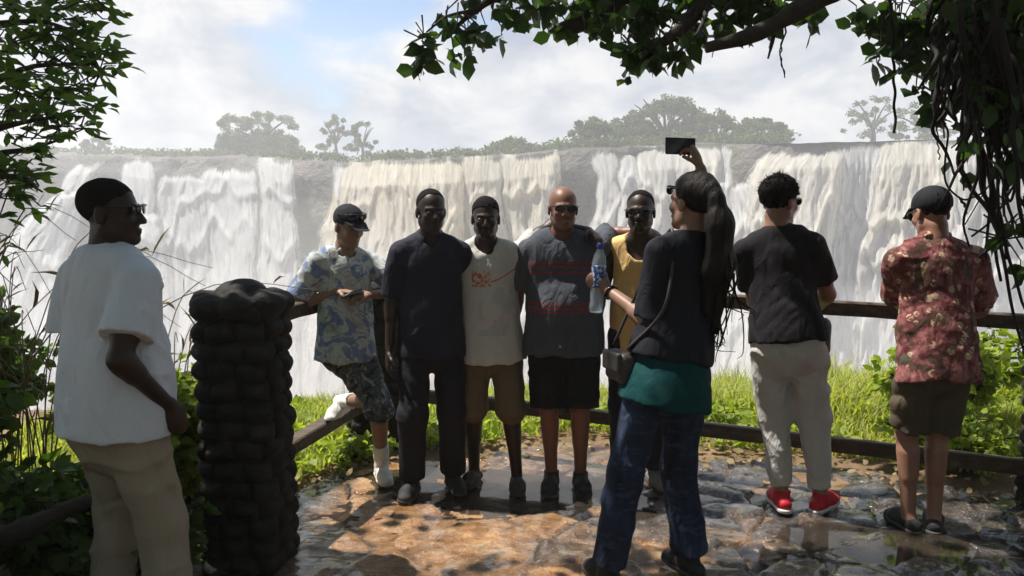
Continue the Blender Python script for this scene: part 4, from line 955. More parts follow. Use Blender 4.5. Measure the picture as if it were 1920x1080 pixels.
class Body: pass
def skeleton(foot_mid, H, yaw, lean=0, side=0, twist=0, head_yaw=None, head_pitch=0, head_tilt=0, bw=1.0, sw=1.0, pel_shift=(0, 0, 0), shrug=0, neck_f=.03):
    b = Body(); k = b.k = H / 1.75; b.H = H; b.bw = bw; a = R(yaw)
    b.f = np.array([math.sin(a), -math.cos(a), 0]); b.l = np.array([math.cos(a), math.sin(a), 0]); b.o = np.asarray(foot_mid, float)
    up = np.array([0, 0, 1.]); b.pel = b.o + up * .93 * k + b.l * pel_shift[0] + b.f * pel_shift[1] + up * pel_shift[2]
    tu = rot(up, b.l, R(lean)); tu = rot(tu, b.f, R(side)); b.tu = unit(tu)   # lean >0 forward, side >0 to own left
    tl = rot(b.l, up, R(twist)); b.tl = unit(tl - b.tu * np.dot(tl, b.tu)); b.tf = np.cross(b.tl, b.tu); b.tf = unit(b.tf)
    if np.dot(b.tf, b.f) < 0: b.tf = -b.tf
    T = lambda h, x=0, y=0: b.pel + b.tu * h * k + b.tl * x * k + b.tf * y * k
    b.T = T; b.waist = T(.14, 0, .005); b.chest = T(.34, 0, 0); b.nb = T(.545, 0, -.012)
    b.sh = {s: T(.468 + shrug, .176 * sw * e, -.008) for s, e in (('L', 1), ('R', -1))}
    b.hip = {s: b.pel + b.l * .096 * e * k - up * .03 * k for s, e in (('L', 1), ('R', -1))}
    hy = yaw if head_yaw is None else head_yaw; a = R(hy); hf = np.array([math.sin(a), -math.cos(a), 0]); hl = np.array([math.cos(a), math.sin(a), 0])
    hf2 = rot(hf, hl, R(head_pitch)); hu = np.cross(hf2, hl); hu = hu if hu[2] > 0 else -hu
    hl2 = rot(hl, hf2, R(head_tilt)); hu = rot(hu, hf2, R(head_tilt)); b.hf, b.hl, b.hu = hf2, hl2, hu; b.hax = np.array([hl2, hf2, hu])
    b.hc = b.nb + b.tu * .05 * k + hu * .107 * k + b.f * neck_f * k + hf * .012 * k
    b.Hd = lambda x, y, z: b.hc + (b.hl * x + b.hf * y + b.hu * z) * k
    b.el = {}; b.wr = {}; b.kn = {}; b.an = {}; b.ft = {}
    return b
def set_arm(b, s, target, pole):
    e, w = ik(b.sh[s], target, .295 * b.k, .262 * b.k, pole); b.el[s] = e; b.wr[s] = w
def set_leg(b, s, ankle, pole=None, toe=None):
    e, w = ik(b.hip[s], ankle, .425 * b.k, .41 * b.k, b.f if pole is None else pole); b.kn[s] = e; b.an[s] = w
    b.ft[s] = unit(np.array(b.f if toe is None else toe, float))

def build_body(b, parent, mat, hands, face=True, fem=False, res=.0068, foot=True):
    k, bw = b.k, b.bw; s = Sdf(); T = b.T
    s.u(p_ec(b.pel, b.waist, .142 * k * bw, .128 * k * bw, b.tf, .66)); s.u(p_ec(b.waist, b.chest, .126 * k * bw, .142 * k * bw, b.tf, .62), .04)
    s.u(p_rc(b.sh['L'], b.sh['R'], .046 * k, .046 * k), .04)
    for q in 'LR':
        s.u(p_rc(b.nb + b.tu * .01, b.nb + (b.sh[q] - b.nb) * .6 + b.tu * .012 * k, .045 * k, .04 * k), .04)
        s.u(p_rc(b.sh[q], b.el[q], .050 * k, .040 * k), .03); s.u(p_rc(b.el[q], b.wr[q], .038 * k, .0255 * k), .02)
        m = b.el[q] + (b.wr[q] - b.el[q]) * .28; s.u(p_rc(b.el[q] * .55 + m * .45, m, .043 * k, .038 * k), .02)
        bi = b.sh[q] + (b.el[q] - b.sh[q]) * .5; s.u(p_rc(bi - (b.el[q] - b.sh[q]) * .12, bi + (b.el[q] - b.sh[q]) * .15, .049 * k, .046 * k), .03)
        kn, an, hp = b.kn[q], b.an[q], b.hip[q]
        s.u(p_rc(hp, kn, .085 * k, .054 * k), .04); s.u(p_rc(kn, an, .050 * k, .034 * k), .02)
        back = unit(np.cross(np.cross(b.ft[q], an - kn), an - kn)); back = back if np.dot(back, b.ft[q]) < 0 else -back
        c = kn + (an - kn) * .3 + back * .017 * k; s.u(p_rc(c - (an - kn) * .1, c + (an - kn) * .2, .050 * k, .036 * k), .03)
        if foot:
            f = b.ft[q]; s.u(p_rc(an + np.array([0, 0, -.03 * k]) - f * .02 * k, an + np.array([0, 0, -.05 * k]) + f * .13 * k, .033 * k, .02 * k), .02)
    # neck and head
    Hd = b.Hd
    s.u(p_rc(b.nb - b.tu * .03 * k, Hd(0, -.018, -.075), (.052 if fem else .060) * k, (.047 if fem else .056) * k), .03)
    fw = .93 if fem else 1.0
    s.u(p_el(Hd(0, -.012, .035), b.hax, np.array([.077, .098, .083]) * k), .03)
    s.u(p_el(Hd(0, .030, -.030), b.hax, np.array([.060 * fw, .066, .080]) * k), .03)
    s.u(p_rc(Hd(.045 * fw, .0, -.062), Hd(.016, .070, -.098), .024 * k, .016 * k), .03); s.u(p_rc(Hd(-.045 * fw, .0, -.062), Hd(-.016, .070, -.098), .024 * k, .016 * k), .03)
    s.u(p_el(Hd(0, .080, -.096), b.hax, np.array([.022, .017, .016]) * k), .02)
    for e in (1, -1):
        s.u(p_el(Hd(.036 * e, .070, -.026), b.hax, np.array([.022, .020, .019]) * k), .02)
        s.u(p_rc(Hd(.012 * e, .090, .020), Hd(.045 * e, .074, .017), .010 * k, .009 * k), .012)
        s.u(p_el(Hd(.079 * e, -.008, -.012), b.hax, np.array([.008, .020, .032]) * k), .01)
        s.sub(p_el(Hd(.032 * e, .103, .001), b.hax, np.array([.017, .016, .010]) * k), .008)
        s.u(p_el(Hd(.013 * e, .100, -.035), b.hax, np.array([.010, .011, .008]) * k), .006)
    s.u(p_rc(Hd(0, .094, .008), Hd(0, .114, -.031), .008 * k, .0125 * k), .010)
    s.u(p_el(Hd(0, .096, -.062), b.hax, np.array([.024, .010, .0065]) * k), .005); s.u(p_el(Hd(0, .094, -.0745), b.hax, np.array([.020, .010, .0075]) * k), .005)
    for q in 'LR':
        h = dict(curl=(.3, .35, .25), thumb=.35, spread=.06); h.update(hands.get(q, {}))
        fd = h.get('d'); fa = unit(b.wr[q] - b.el[q]); fd = fa if fd is None else unit(fd); e = 1 if q == 'L' else -1
        pn = np.asarray(h.get('pn', -b.tl * e), float); tv = np.asarray(h.get('tv', b.tf), float)
        hand(s, b.wr[q] + fa * .012 * k, fd, pn, tv, k * (.9 if fem else 1.0), h['curl'], h['thumb'], h['spread'])
    V, Q = s.mesh(res); return mk('body', V, Q, mat, parent)
def fold(seed, f1=28, an=(1, 1, .35), f2=70, crease=.55, can=(1, 1, .9), cf=24):
    a = SN(seed, f1, 6, an); c = SN(seed + 50, f2, 6, (1, 1, .6)); d = SN(seed + 90, 10, 5); s = SN(seed + 70, cf, 5, can); m = SN(seed + 20, 9, 5)
    def g(x, y, z):
        w = d(x, y, z) * .05; r = a(x + w, y + w, z + w * 2); e = c(x + w * .5, y, z + w); q = np.clip(1 - np.abs(s(x + w, y + w, z + w)) * 1.6, 0, 1) ** 1.3
        return .6 * (1 - np.abs(r)) - .25 + .28 * (.8 - np.abs(e)) * (.5 + .5 * np.tanh(d(x + 1, y, z))) - crease * 1.7 * q * (.5 + .5 * np.tanh(1.5 * m(x, y, z))) + crease * .3
    return g
def shirt(b, parent, mat, name='shirt', hem=-.13, sleeve=.72, chest=.192, waist=.178, hemr=.185, belly=0, sq=.64, neck=.070, vneck=0, seed=1, amp=.0055, sl_r=.072, sl_r2=.074, tank=False, fem=False, res=.0075, sag=0.0, sh_r=.056, hem_wav=.006, collar=False, hsq=1.2, top=None):
    k, bw, T = b.k, b.bw, b.T; s = Sdf()
    s.u(p_ec(T(.06), T(.20), waist * k * bw, waist * k * bw * .98, b.tf, sq)); s.u(p_ec(T(.18), T(.38), waist * k * bw * .97, chest * k * bw, b.tf, sq * .96), .05)
    s.u(p_ec(T(hem - .1), T(hem + .03), hemr * k * bw * 1.02, hemr * k * bw, b.tf, sq * hsq), .06); s.u(p_ec(T(hem + .02), T(max(.10, hem + .1)), hemr * k * bw, waist * k * bw, b.tf, sq * hsq), .05)
    if belly: s.u(p_el(T(.12, 0, .05), np.array([b.tl, b.tf, b.tu]), np.array([.15, .085 + belly, .17]) * k * bw), .06)
    if fem:
        for e in (1, -1): s.u(p_el(T(.33, .075 * e, .085), np.array([b.tl, b.tf, b.tu]), np.array([.075, .065, .075]) * k), .05)
    s.u(p_rc(b.sh['L'] - b.tl * .01, b.sh['R'] + b.tl * .01, sh_r * k, sh_r * k), .06)
    for q in 'LR':
        s.u(p_rc(b.nb - b.tu * .005, b.nb + (b.sh[q] - b.nb) * .6 + b.tu * .008 * k, .056 * k, .056 * k), .05)
        d = b.el[q] - b.sh[q]; sv = sleeve[q] if isinstance(sleeve, dict) else sleeve
        if sv and not tank:
            if sv <= 1.0: s.u(cut(p_rc(b.sh[q] - b.tu * .008 * k, b.sh[q] + d * (sv + .15), sl_r * .93 * k, sl_r2 * k), (b.sh[q] + d * sv, d)), .018)
            else:
                s.u(p_rc(b.sh[q], b.el[q], sl_r * k, sl_r2 * k * .88), .035); g = b.wr[q] - b.el[q]
                s.u(cut(p_rc(b.el[q], b.el[q] + g * (sv - 1 + .15), sl_r2 * k * .88, sl_r2 * k * .75), (b.el[q] + g * (sv - 1), g)), .025)
    s.clip(T(hem) , -b.tu, lambda x, y, z: hem_wav * np.sin(x * 31 + y * 17 + seed) - sag * 0)
    s.sub(p_rc(b.nb - b.tu * (.012 + vneck) * k + b.tf * (.035 + vneck * .9) * k, b.nb + b.tu * .16 * k + b.tf * .02, neck * .86 * k, neck * 1.25 * k), .008)
    if top is not None: s.clip(T(top), b.tu)
    if tank:
        for q, e in (('L', 1), ('R', -1)): s.sub(p_rc(b.sh[q] + b.tl * e * .028 * k - b.tu * .02 * k, b.sh[q] + b.tl * e * .03 * k - b.tu * .16 * k, .068 * k, .07 * k), .01); s.clip(b.nb + (b.sh[q] - b.nb) * .72, b.tl * e + b.tu * .1) if False else None
    if collar:
        for e in (1, -1): s.u(p_rc(b.nb + b.tl * .055 * e * k - b.tf * .03 * k + b.tu * .035 * k, b.nb + b.tl * .045 * e * k + b.tf * .055 * k - b.tu * .0 * k, .017 * k, .015 * k), .008)
        s.u(p_rc(b.nb + b.tl * .05 * k - b.tf * .035 * k + b.tu * .035 * k, b.nb - b.tl * .05 * k - b.tf * .035 * k + b.tu * .035 * k, .018 * k, .018 * k), .01)
    V, Q = s.mesh(res, fold(seed), amp); return mk(name, V, Q, mat, parent)
def legs(b, parent, mat, name='trousers', hem={'L': 1.9, 'R': 1.9}, thigh=.098, knee=.078, ankle=.070, seat=.172, waist=.06, seed=2, amp=.006, sq=.72, res=.0078, crotch=.0, flare=0, butt=0.0):
    k, bw = b.k, b.bw; s = Sdf(); up = np.array([0, 0, 1.])
    s.u(cut(p_ec(b.pel - up * .07 * k, b.pel + b.tu * (waist + .06) * k, seat * k * bw, seat * .95 * k * bw, b.f, sq), (b.pel + b.tu * waist * k, b.tu)))
    if butt:
        for e in (1, -1): s.u(p_el(b.pel + b.l * .07 * e * k - b.f * .045 * k - up * .05 * k, np.array([b.l, b.f, up]), np.array([.085, .07 + butt, .10]) * k * bw), .05)
    for q in 'LR':
        hp, kn, an = b.hip[q], b.kn[q], b.an[q]; h = hem[q] if isinstance(hem, dict) else hem; hp2 = hp - up * crotch * k
        if h <= 1.0:
            d = kn - hp; s.u(cut(p_rc(hp, hp + d * (h + .12), thigh * k * bw, (knee + flare) * k * bw), (hp + d * h, d)), .028)
        else:
            s.u(p_rc(hp2, kn, thigh * k * bw, knee * k), .03); d = an - kn; s.u(cut(p_rc(kn, kn + d * (h - 1 + .1), knee * k, ankle * k), (kn + d * (h - 1), d)), .03)
    V, Q = s.mesh(res, fold(seed, 24, (1, 1, .8), 60, .5, (.7, .7, 1.7), 21), amp); return mk(name, V, Q, mat, parent)
def shoes(b, parent, mat, sole_mat, name='shoe', kind='sneaker', which='LR', L=.27, collar=.045, toe_up=0):
    k = b.k
    for q in which:
        an = b.an[q]; f = b.ft[q]; pt = b.__dict__.get('foot_up', {}).get(q); up = np.array([0, 0, 1.]) if pt is None else unit(pt); sd = unit(np.cross(f, up)); h = .078 * k
        g = an - up * h; heel = g - f * .06 * k; toe = g + f * (L - .10) * k; s = Sdf()
        s.u(p_ec(heel + up * .035 * k + f * .01, g + f * .09 * k + up * .036 * k, .038 * k, .046 * k, up, .95)); s.u(p_ec(g + f * .08 * k + up * .03 * k, toe - f * .03 * k + up * .022 * k, .047 * k, .041 * k, up, .72), .02)
        if kind == 'sneaker': s.u(cut(p_rc(an - up * .03 * k, an + up * .06 * k, .043 * k, collar * k), (an + up * .018 * k, up)), .02); s.u(p_rc(an + f * .045 * k - up * .012 * k, g + f * .10 * k + up * .045 * k, .026 * k, .022 * k), .025)
        elif kind == 'sandal': s.sub(p_rc(an - up * .005 * k + f * .0, an + up * .08 * k, .042 * k, .05 * k), .01); s.sub(p_el(heel + up * .06 * k, np.eye(3), np.array([.05, .05, .025])), .01)
        s.clip(g + up * .012 * k, -up)
        V, Q = s.mesh(.0055, SN(9, 90), .0012); o = mk(name, V, Q, mat, parent)
        s = Sdf(); s.u(p_ec(heel + up * .012 * k + f * .005, g + f * .08 * k + up * .012 * k, .041 * k, .046 * k, up, .98)); s.u(p_ec(g + f * .08 * k + up * .012 * k, toe - f * .03 * k + up * .012 * k, .049 * k, .044 * k, up, .9), .02)
        s.clip(g + up * .020 * k, up); s.clip(g - up * .002, -up); V, Q = s.mesh(.0055)
        so = mk('sole', V, Q, sole_mat, parent); so.parent = o
        so.matrix_parent_inverse = Matrix.Identity(4)
def hair_short(b, parent, thick=.008, line=(.79, .0115), bump=.002, freq=150, mat=None, name='hair', top=0.0, seed=3, strands=0, slen=.03):
    s = Sdf(); k = b.k; tp = min(thick, .005); s.u(p_el(b.Hd(0, -.013 - tp, .036 + tp), b.hax, (np.array([.077, .098, .083]) + thick) * k))
    if top: s.u(p_el(b.Hd(0, .01, .08), b.hax, np.array([.068, .085, .045 + top]) * k), .02)
    m, c = line; n = unit(b.hf * m - b.hu)
    s.clip(b.hc + b.hu * c * k, n, lambda x, y, z: .004 * np.sin(x * 90 + y * 70)); V, Q = s.mesh(.0045, SN(seed, freq, 8), bump); a = Acc(); a.add(V, Q)
    if strands:
        rng = np.random.default_rng(seed); d = rng.normal(size=(strands * 3, 3)); d[:, 2] = np.abs(d[:, 2]) * .9 + d[:, 2] * .35; d /= np.linalg.norm(d, axis=1, keepdims=True)
        rad = (np.array([.077, .098, .083]) + thick) * k; q = 0
        for u in d:
            lp = u * rad; p = b.Hd(0, -.013, .036) + b.hl * lp[0] + b.hf * lp[1] + b.hu * lp[2]
            if np.dot(p - (b.hc + b.hu * c * k), n) > -.004: continue
            nn = unit(b.hl * u[0] + b.hf * u[1] + b.hu * u[2]); L = slen * rng.uniform(.5, 1.2) * (.6 + .8 * max(u[2], 0)); dr = unit(nn * .7 + rng.normal(0, .55, 3) + b.hf * .25 - b.hu * .35 * (1 - max(u[2], 0)))
            tube(a, [p - nn * .004, p + (nn * .55 + dr * .45) * L * .5, p + dr * L], [.0032, .0026, .0006], 3, cap=False); q += 1
            if q > strands: break
    return a.build(name, mat or M_HAIR, parent)
def cap(b, parent, mat, brim=True, back=False):
    s = Sdf(); k = b.k; s.u(p_el(b.Hd(0, -.012, .042), b.hax, np.array([.087, .108, .090]) * k)); n = unit(b.hf * .18 - b.hu); s.clip(b.Hd(0, 0, .020), n)
    s.u(p_el(b.Hd(0, -.01, .131), b.hax, np.array([.009, .009, .006]) * k), .004)
    V, Q = s.mesh(.0045, fold(77, 30, (1, 1, 1), 60), .0012); o = mk('cap', V, Q, mat, parent)
    e = -1 if back else 1; s = Sdf(); y = .085 * e - .012
    s.u(p_ec(b.Hd(0, y, .038), b.Hd(0, y + .075 * e, .018), .072 * k, .050 * k, b.hu, .09)); V, Q = s.mesh(.004); br = mk('visor', V, Q, mat, parent); br.parent = o; br.matrix_parent_inverse = Matrix.Identity(4)
    return o
def glasses(b, parent, name='sunglasses', lens=M_LENS, up=0.0, push=0.0, frame=M_LENS):
    k = b.k; s = Sdf(); z0 = .004 + up; y0 = .104 + push
    for e in (1, -1):
        s.u(p_el(b.Hd(.034 * e, y0, z0 - .002), np.array([unit(b.hl - b.hf * .22 * e), unit(b.hf + b.hl * .22 * e), b.hu]), np.array([.031, .0045, .021]) * k), .003)
        s.u(p_rc(b.Hd(.064 * e, y0 - .012, z0 + .008), b.Hd(.083 * e, y0 - .045, z0 + .006), .0038 * k, .0036 * k), .004); s.u(p_rc(b.Hd(.083 * e, y0 - .045, z0 + .006), b.Hd(.087 * e, -.012, z0 + .004), .0036 * k, .003 * k), .003)
    s.u(p_rc(b.Hd(-.05, y0 + .002, z0 + .012), b.Hd(.05, y0 + .002, z0 + .012), .0042 * k, .0042 * k), .004)
    V, Q = s.mesh(.003); return mk(name, V, Q, lens, parent)
def eyes(b, parent, open_=1.0):
    for e in (1, -1):
        s = Sdf(); s.u(p_el(b.Hd(.032 * e, .0845, .001), b.hax, np.array([.0125, .0095, .0075 * open_]) * b.k)); V, Q = s.mesh(.0028); o = mk('eye', V, Q, M_EYE, parent)
        s = Sdf(); s.u(p_el(b.Hd(.032 * e, .0915, .001), b.hax, np.array([.0058, .0035, .006 * open_]) * b.k)); V, Q = s.mesh(.002); p = mk('iris', V, Q, M_LENS, parent); p.parent = o; p.matrix_parent_inverse = Matrix.Identity(4)
def child_of(o, par):
    o.parent = par; o.matrix_parent_inverse = Matrix.Identity(4)
def person(base, label, group=None): return root('person', base, label, 'person', group)
UP = np.array([0, 0, 1.])
def footing(px, py): 
    p = G(px, py); p = G(px, py, g0(p[0], p[1])); return p
def height_at(px_top, py_top, Y, zbase): return P(px_top, py_top, Y)[2] - zbase
GRP = 'men posing in a row'
def stand(b, L, Rr, toeL=None, toeR=None):
    set_leg(b, 'L', np.asarray(L) + UP * .08 * b.k, None, toeL); set_leg(b, 'R', np.asarray(Rr) + UP * .08 * b.k, None, toeR)

# --- cloth materials -------------------------------------------------------
M_WHITE = fabric('white_cotton', (.60, .65, .74), .9, .04, .8)
M_KHAKI = fabric('khaki_twill', (.30, .26, .20), .9, .1, .7)
M_NAVY = fabric('navy_cotton', (.018, .018, .032), .8, .15, .6)
M_DKTROUS = fabric('dark_trousers', (.014, .014, .02), .85, .15, .6)
M_OLIVE = fabric('olive_shorts', (.135, .105, .065), .9, .12, .6)
M_BLACK = fabric('black_cotton', (.011, .010, .012), .85, .2, .6)
M_BLACKS = fabric('black_shorts', (.009, .009, .011), .8, .2, .6)
M_YEL = fabric('yellow_vest', (.72, .47, .20), .9, .06, .8)
M_TEAL = fabric('teal_cotton', (.0, .042, .044), .85, .12, .5)
M_GREYJOG = fabric('grey_marl', (.50, .485, .465), .95, .06, .9)
M_DKOLIVE = fabric('drab_shorts', (.095, .076, .052), .9, .12, .6)
M_WSOCK = fabric('white_sock', (.75, .75, .74), .9, .04, .7)
M_GREYSH = fabric('grey_shoe', (.20, .19, .18), .8, .1, .5)
M_DKSHOE = fabric('dark_shoe', (.028, .027, .028), .7, .2, .5)
M_BRSAND = fabric('brown_sandal', (.055, .035, .025), .7, .2, .4)
M_REDSH = fabric('red_shoe', (.50, .022, .035), .6, .1, .5)
M_WSHOE = fabric('white_shoe', (.66, .64, .60), .7, .06, .6)
M_CAP = fabric('black_cap', (.012, .013, .018), .85, .15, .4)
def c_denim(b, v):
    n = b.noise(b.mapping(v, (1, 1, .4)), 9, 5); z = b.noise(b.mapping(v, (1, 1, 4)), 14, 3)
    c = b.ramp(n, [(.35, (.010, .016, .036)), (.6, (.022, .034, .072)), (.75, (.05, .07, .12))]); return b.mix(b.math('MULTIPLY', b.math('GREATER_THAN', z, .58), .3), c, (.07, .095, .15))
M_DENIM = fabric('blue_denim', (0, 0, 0), .85, .1, .9, colfn=c_denim)
def c_red(b, v):
    n = b.noise(v, 16, 4, .6, 1.2); m = b.noise(b.mapping(v, loc=(4, 2, 1)), 21, 4, .6, 1.5); vo = b.voro(v, 17, 'F1', 'Distance'); g = b.noise(b.mapping(v, loc=(9, 1, 3)), 13, 3)
    c = b.ramp(n, [(.3, (.085, .022, .024)), (.45, (.18, .052, .054)), (.58, (.29, .115, .11)), (.72, (.42, .22, .19))])
    c = b.mix(b.math('MULTIPLY', b.math('LESS_THAN', vo, .32), b.math('GREATER_THAN', m, .47)), c, b.mix(m, (.50, .33, .20), (.68, .52, .36)))
    c = b.mix(b.math('MULTIPLY', b.math('GREATER_THAN', g, .56), .8), c, (.07, .045, .03)); c = b.mix(b.math('GREATER_THAN', m, .66), c, (.20, .16, .05)); return c
M_FLORAL = fabric('red_floral', (0, 0, 0), .88, .1, .7, colfn=c_red)
def c_blue(b, v):
    n = b.noise(v, 11, 5, .62, 1.6); m = b.noise(b.mapping(v, loc=(3, 7, 1)), 9, 4, .6, 1.0); x = b.sep(v)[0]
    c = b.ramp(n, [(.3, (.19, .22, .24)), (.44, (.40, .42, .41)), (.55, (.56, .57, .54)), (.66, (.34, .38, .42)), (.75, (.17, .21, .27))])
    k = b.math('MULTIPLY', b.math('GREATER_THAN', m, .53), .85); return b.mix(k, c, b.mix(n, (.03, .07, .22), (.24, .33, .50)))
M_TIEDYE = fabric('blue_white_print', (0, 0, 0), .88, .1, .7, colfn=c_blue)
def c_camo(b, v):
    n = b.noise(v, 13, 4, .6, 1.5); m = b.noise(b.mapping(v, loc=(3, 7, 1)), 16, 3, .6, 1.0)
    c = b.ramp(n, [(.0, (.022, .028, .034)), (.44, (.07, .085, .09)), (.54, (.15, .17, .175)), (.62, (.03, .035, .04))], 'CONSTANT'); return b.mix(b.math('GREATER_THAN', m, .60), c, (.30, .31, .30))
M_CAMO = fabric('camouflage', (0, 0, 0), .88, .1, .7, colfn=c_camo)
# ================= the men in the row =================
def man_cap():
    base = footing(716, 896); Y = base[1]; rail = RAIL_LOW(4.86)
    zt = P(640, 364, Y)[2]; b = skeleton(base, 1.72, 28, lean=-6, side=-3, head_yaw=42, head_pitch=14, bw=.89, sw=.98, pel_shift=(-.19, -.07, -.05))
    b.k_top = zt
    stand(b, base, base)
    b.kn['L'], b.an['L'] = ik(b.hip['L'], base + UP * .08 * b.k, .425 * b.k, .41 * b.k, b.f); b.ft['L'] = unit(np.array([.35, -.9, 0]))
    ra = P(645, 735, 4.86); ra[2] = rail[2] + .041 + .085; ra[0] = rail[0] + .05
    set_leg(b, 'R', ra, np.array([.55, -1.0, .75]), np.array([-.25, -1, -.12]))
    # forearms rest over each other at the belt line, hands holding a small phone
    set_arm(b, 'R', P(628, 548, 4.52), np.array([-1, -.0, -.35])); set_arm(b, 'L', P(700, 552, 4.50), np.array([1, .3, -.5]))
    r = person(base, 'man in black cap and pale blue print shirt, one white shoe up on the rail', GRP)
    build_body(b, r, skin('tan', (.27, .15, .10)), {'R': dict(d=(1, -.1, -.08), pn=(.15, -.1, -1), tv=(.1, -.9, .4), curl=(.25, .4, .3)), 'L': dict(d=(-1, -.2, .0), pn=(0, .3, -1), tv=(0, -.8, .6), curl=(.5, .6, .4))})
    shirt(b, r, M_TIEDYE, hem=-.13, sleeve={'L': .8, 'R': .8}, sl_r=.078, sl_r2=.088, chest=.185, waist=.178, hemr=.202, seed=11, amp=0.0120, collar=True, neck=.066)
    legs(b, r, M_CAMO, 'shorts', {'L': 1.06, 'R': 1.0}, thigh=.092, knee=.080, ankle=.082, seed=12, amp=0.0120)
    shoes(b, r, M_WSHOE, M_SOLEW)
    for q in 'LR':
        s = Sdf(); an, kn = b.an[q], b.kn[q]; d = unit(kn - an); s.u(cut(p_rc(an - d * .01, an + d * .2, .043, .052), (an + d * .15, d))); V, Q = s.mesh(.006, SN(5, 120), .002); mk('sock', V, Q, M_WSOCK, r)
    c = cap(b, r, M_CAP); eyes(b, r, .7)
    g = glasses(b, r, 'sunglasses', up=.075, push=-.012)
    hair_short(b, r, .004, (.55, -.012))
    a = Acc(); c0 = (b.wr['R'] + b.wr['L']) / 2 + np.array([.0, -.05, .005]); box(a, c0, axes_of((1, -.1, .25), (0, -.3, 1)), (.032, .062, .0045), .004)
    o = a.build('phone', M_LENS, smooth=False, origin=c0); tag(o, 'small dark phone held by the man in the black cap and print shirt', 'phone')
    return b
def arm_down(b, s, out=.1, fwd=.0, dz=-.52, bend=.1):
    e = 1 if s == 'L' else -1; t = b.sh[s] + b.l * e * out * b.k + b.f * fwd * b.k + UP * dz * b.k; set_arm(b, s, t, -b.f + b.l * e * .4)
def man_polo():
    fl, fr = footing(850, 912), footing(772, 925); base = (fl + fr) / 2; base[2] = 0; H = height_at(825, 356, base[1] + .03, 0)
    b = skeleton(base, H, 8, lean=2, head_yaw=20, head_pitch=6, bw=.92, sw=.95); stand(b, fl, fr, (.35, -1, 0), (-.15, -1, 0))
    arm_down(b, 'R', .07, .03, -.545); set_arm(b, 'L', b.sh['L'] + b.l * .0 - b.f * .16 - UP * .45, -b.f)
    r = person(base, 'man in navy polo shirt and long dark trousers, his hands hanging low', GRP)
    build_body(b, r, skin('dark', DARK), {'L': dict(curl=(.5, .5, .4))})
    shirt(b, r, M_NAVY, 'polo_shirt', hem=-.12, sleeve=.88, sl_r=.076, sl_r2=.082, chest=.19, waist=.186, hemr=.202, belly=.012, seed=21, amp=0.0090, collar=True, neck=.062)
    legs(b, r, M_DKTROUS, 'trousers', 1.96, thigh=.098, knee=.082, ankle=.078, seed=22, amp=0.0105)
    shoes(b, r, M_DKSHOE, M_RUBBER); hair_short(b, r, .0025, (1.15, .04), .0006); eyes(b, r)
def shorts_tee_material():
    def c(b, v):
        x, y, z = b.sep(v)[0], b.sep(v)[1], b.sep(v)[2]; n = b.noise(v, 8, 4, .6); base = b.mix(n, (.50, .49, .46), (.60, .59, .56))
        def rect(cx, cz, hx, hz): return b.math('MULTIPLY', b.math('LESS_THAN', b.math('ABSOLUTE', b.math('SUBTRACT', x, cx)), hx), b.math('LESS_THAN', b.math('ABSOLUTE', b.math('SUBTRACT', z, cz)), hz))
        m = b.math('MULTIPLY', rect(-.075, 1.245, .055, .045), b.math('GREATER_THAN', b.noise(b.mapping(v, (1, 1, 1.6)), 42, 3, .6, 1), .5)); base = b.mix(m, base, (.50, .16, .08))
        # thin red line sweeping over the chest
        w = b.math('SUBTRACT', z, b.math('MULTIPLY_ADD', b.math('MULTIPLY', x, x), 1.6, 1.235)); w = b.math('SUBTRACT', w, b.math('MULTIPLY', x, .38))
        line = b.math('MULTIPLY', b.math('LESS_THAN', b.math('ABSOLUTE', w), .0035), b.math('GREATER_THAN', x, -.02)); base = b.mix(line, base, (.40, .05, .05))
        # faded grey map like print
        pm = b.math('MULTIPLY', rect(.02, 1.06, .11, .14), b.math('GREATER_THAN', b.noise(b.mapping(v, loc=(2, 0, 5)), 7, 3), .5)); base = b.mix(b.math('MULTIPLY', pm, .4), base, (.36, .37, .38))
        return base
    return fabric('printed_tee', (0, 0, 0), .9, .1, .7, colfn=c)
def man_khaki():
    fl, fr = footing(969, 912), footing(889, 900); base = (fl + fr) / 2; base[2] = 0; H = height_at(891, 371, base[1] + .03, 0)
    b = skeleton(base, H, -2, lean=1, side=2, head_yaw=2, head_pitch=5, bw=.98, sw=1.0, shrug=.01, pel_shift=(-.03, 0, 0)); stand(b, fl, fr, (.05, -1, 0), (-.25, -1, 0))
    b5 = SH5
    set_arm(b, 'L', b5 + np.array([-.05, .0, .098]), np.array([-.2, .8, .5])); set_arm(b, 'R', b.sh['R'] - b.l * .04 - b.f * .2 - UP * .42, -b.f)
    r = person(base, 'man in off-white printed t-shirt and khaki knee shorts wearing brown sandals', GRP)
    build_body(b, r, skin('dark', DARK), {'L': dict(d=(.42, -.75, -.45), pn=(-.1, -.2, -1), tv=(-1, -.4, .1), curl=(.25, .55, .35))})
    shirt(b, r, shorts_tee_material(), 't_shirt', hem=-.155, sleeve={'L': .55, 'R': .72}, sl_r=.075, sl_r2=.078, chest=.19, waist=.178, hemr=.212, seed=31, amp=0.0090, neck=.068, vneck=.01)
    legs(b, r, M_OLIVE, 'shorts', 1.02, thigh=.102, knee=.090, ankle=.085, seed=32, amp=0.0105, seat=.18)
    shoes(b, r, M_BRSAND, M_RUBBER, 'sandal', 'sandal'); hair_short(b, r, .005, (.66, .024), .0012, 300); eyes(b, r)
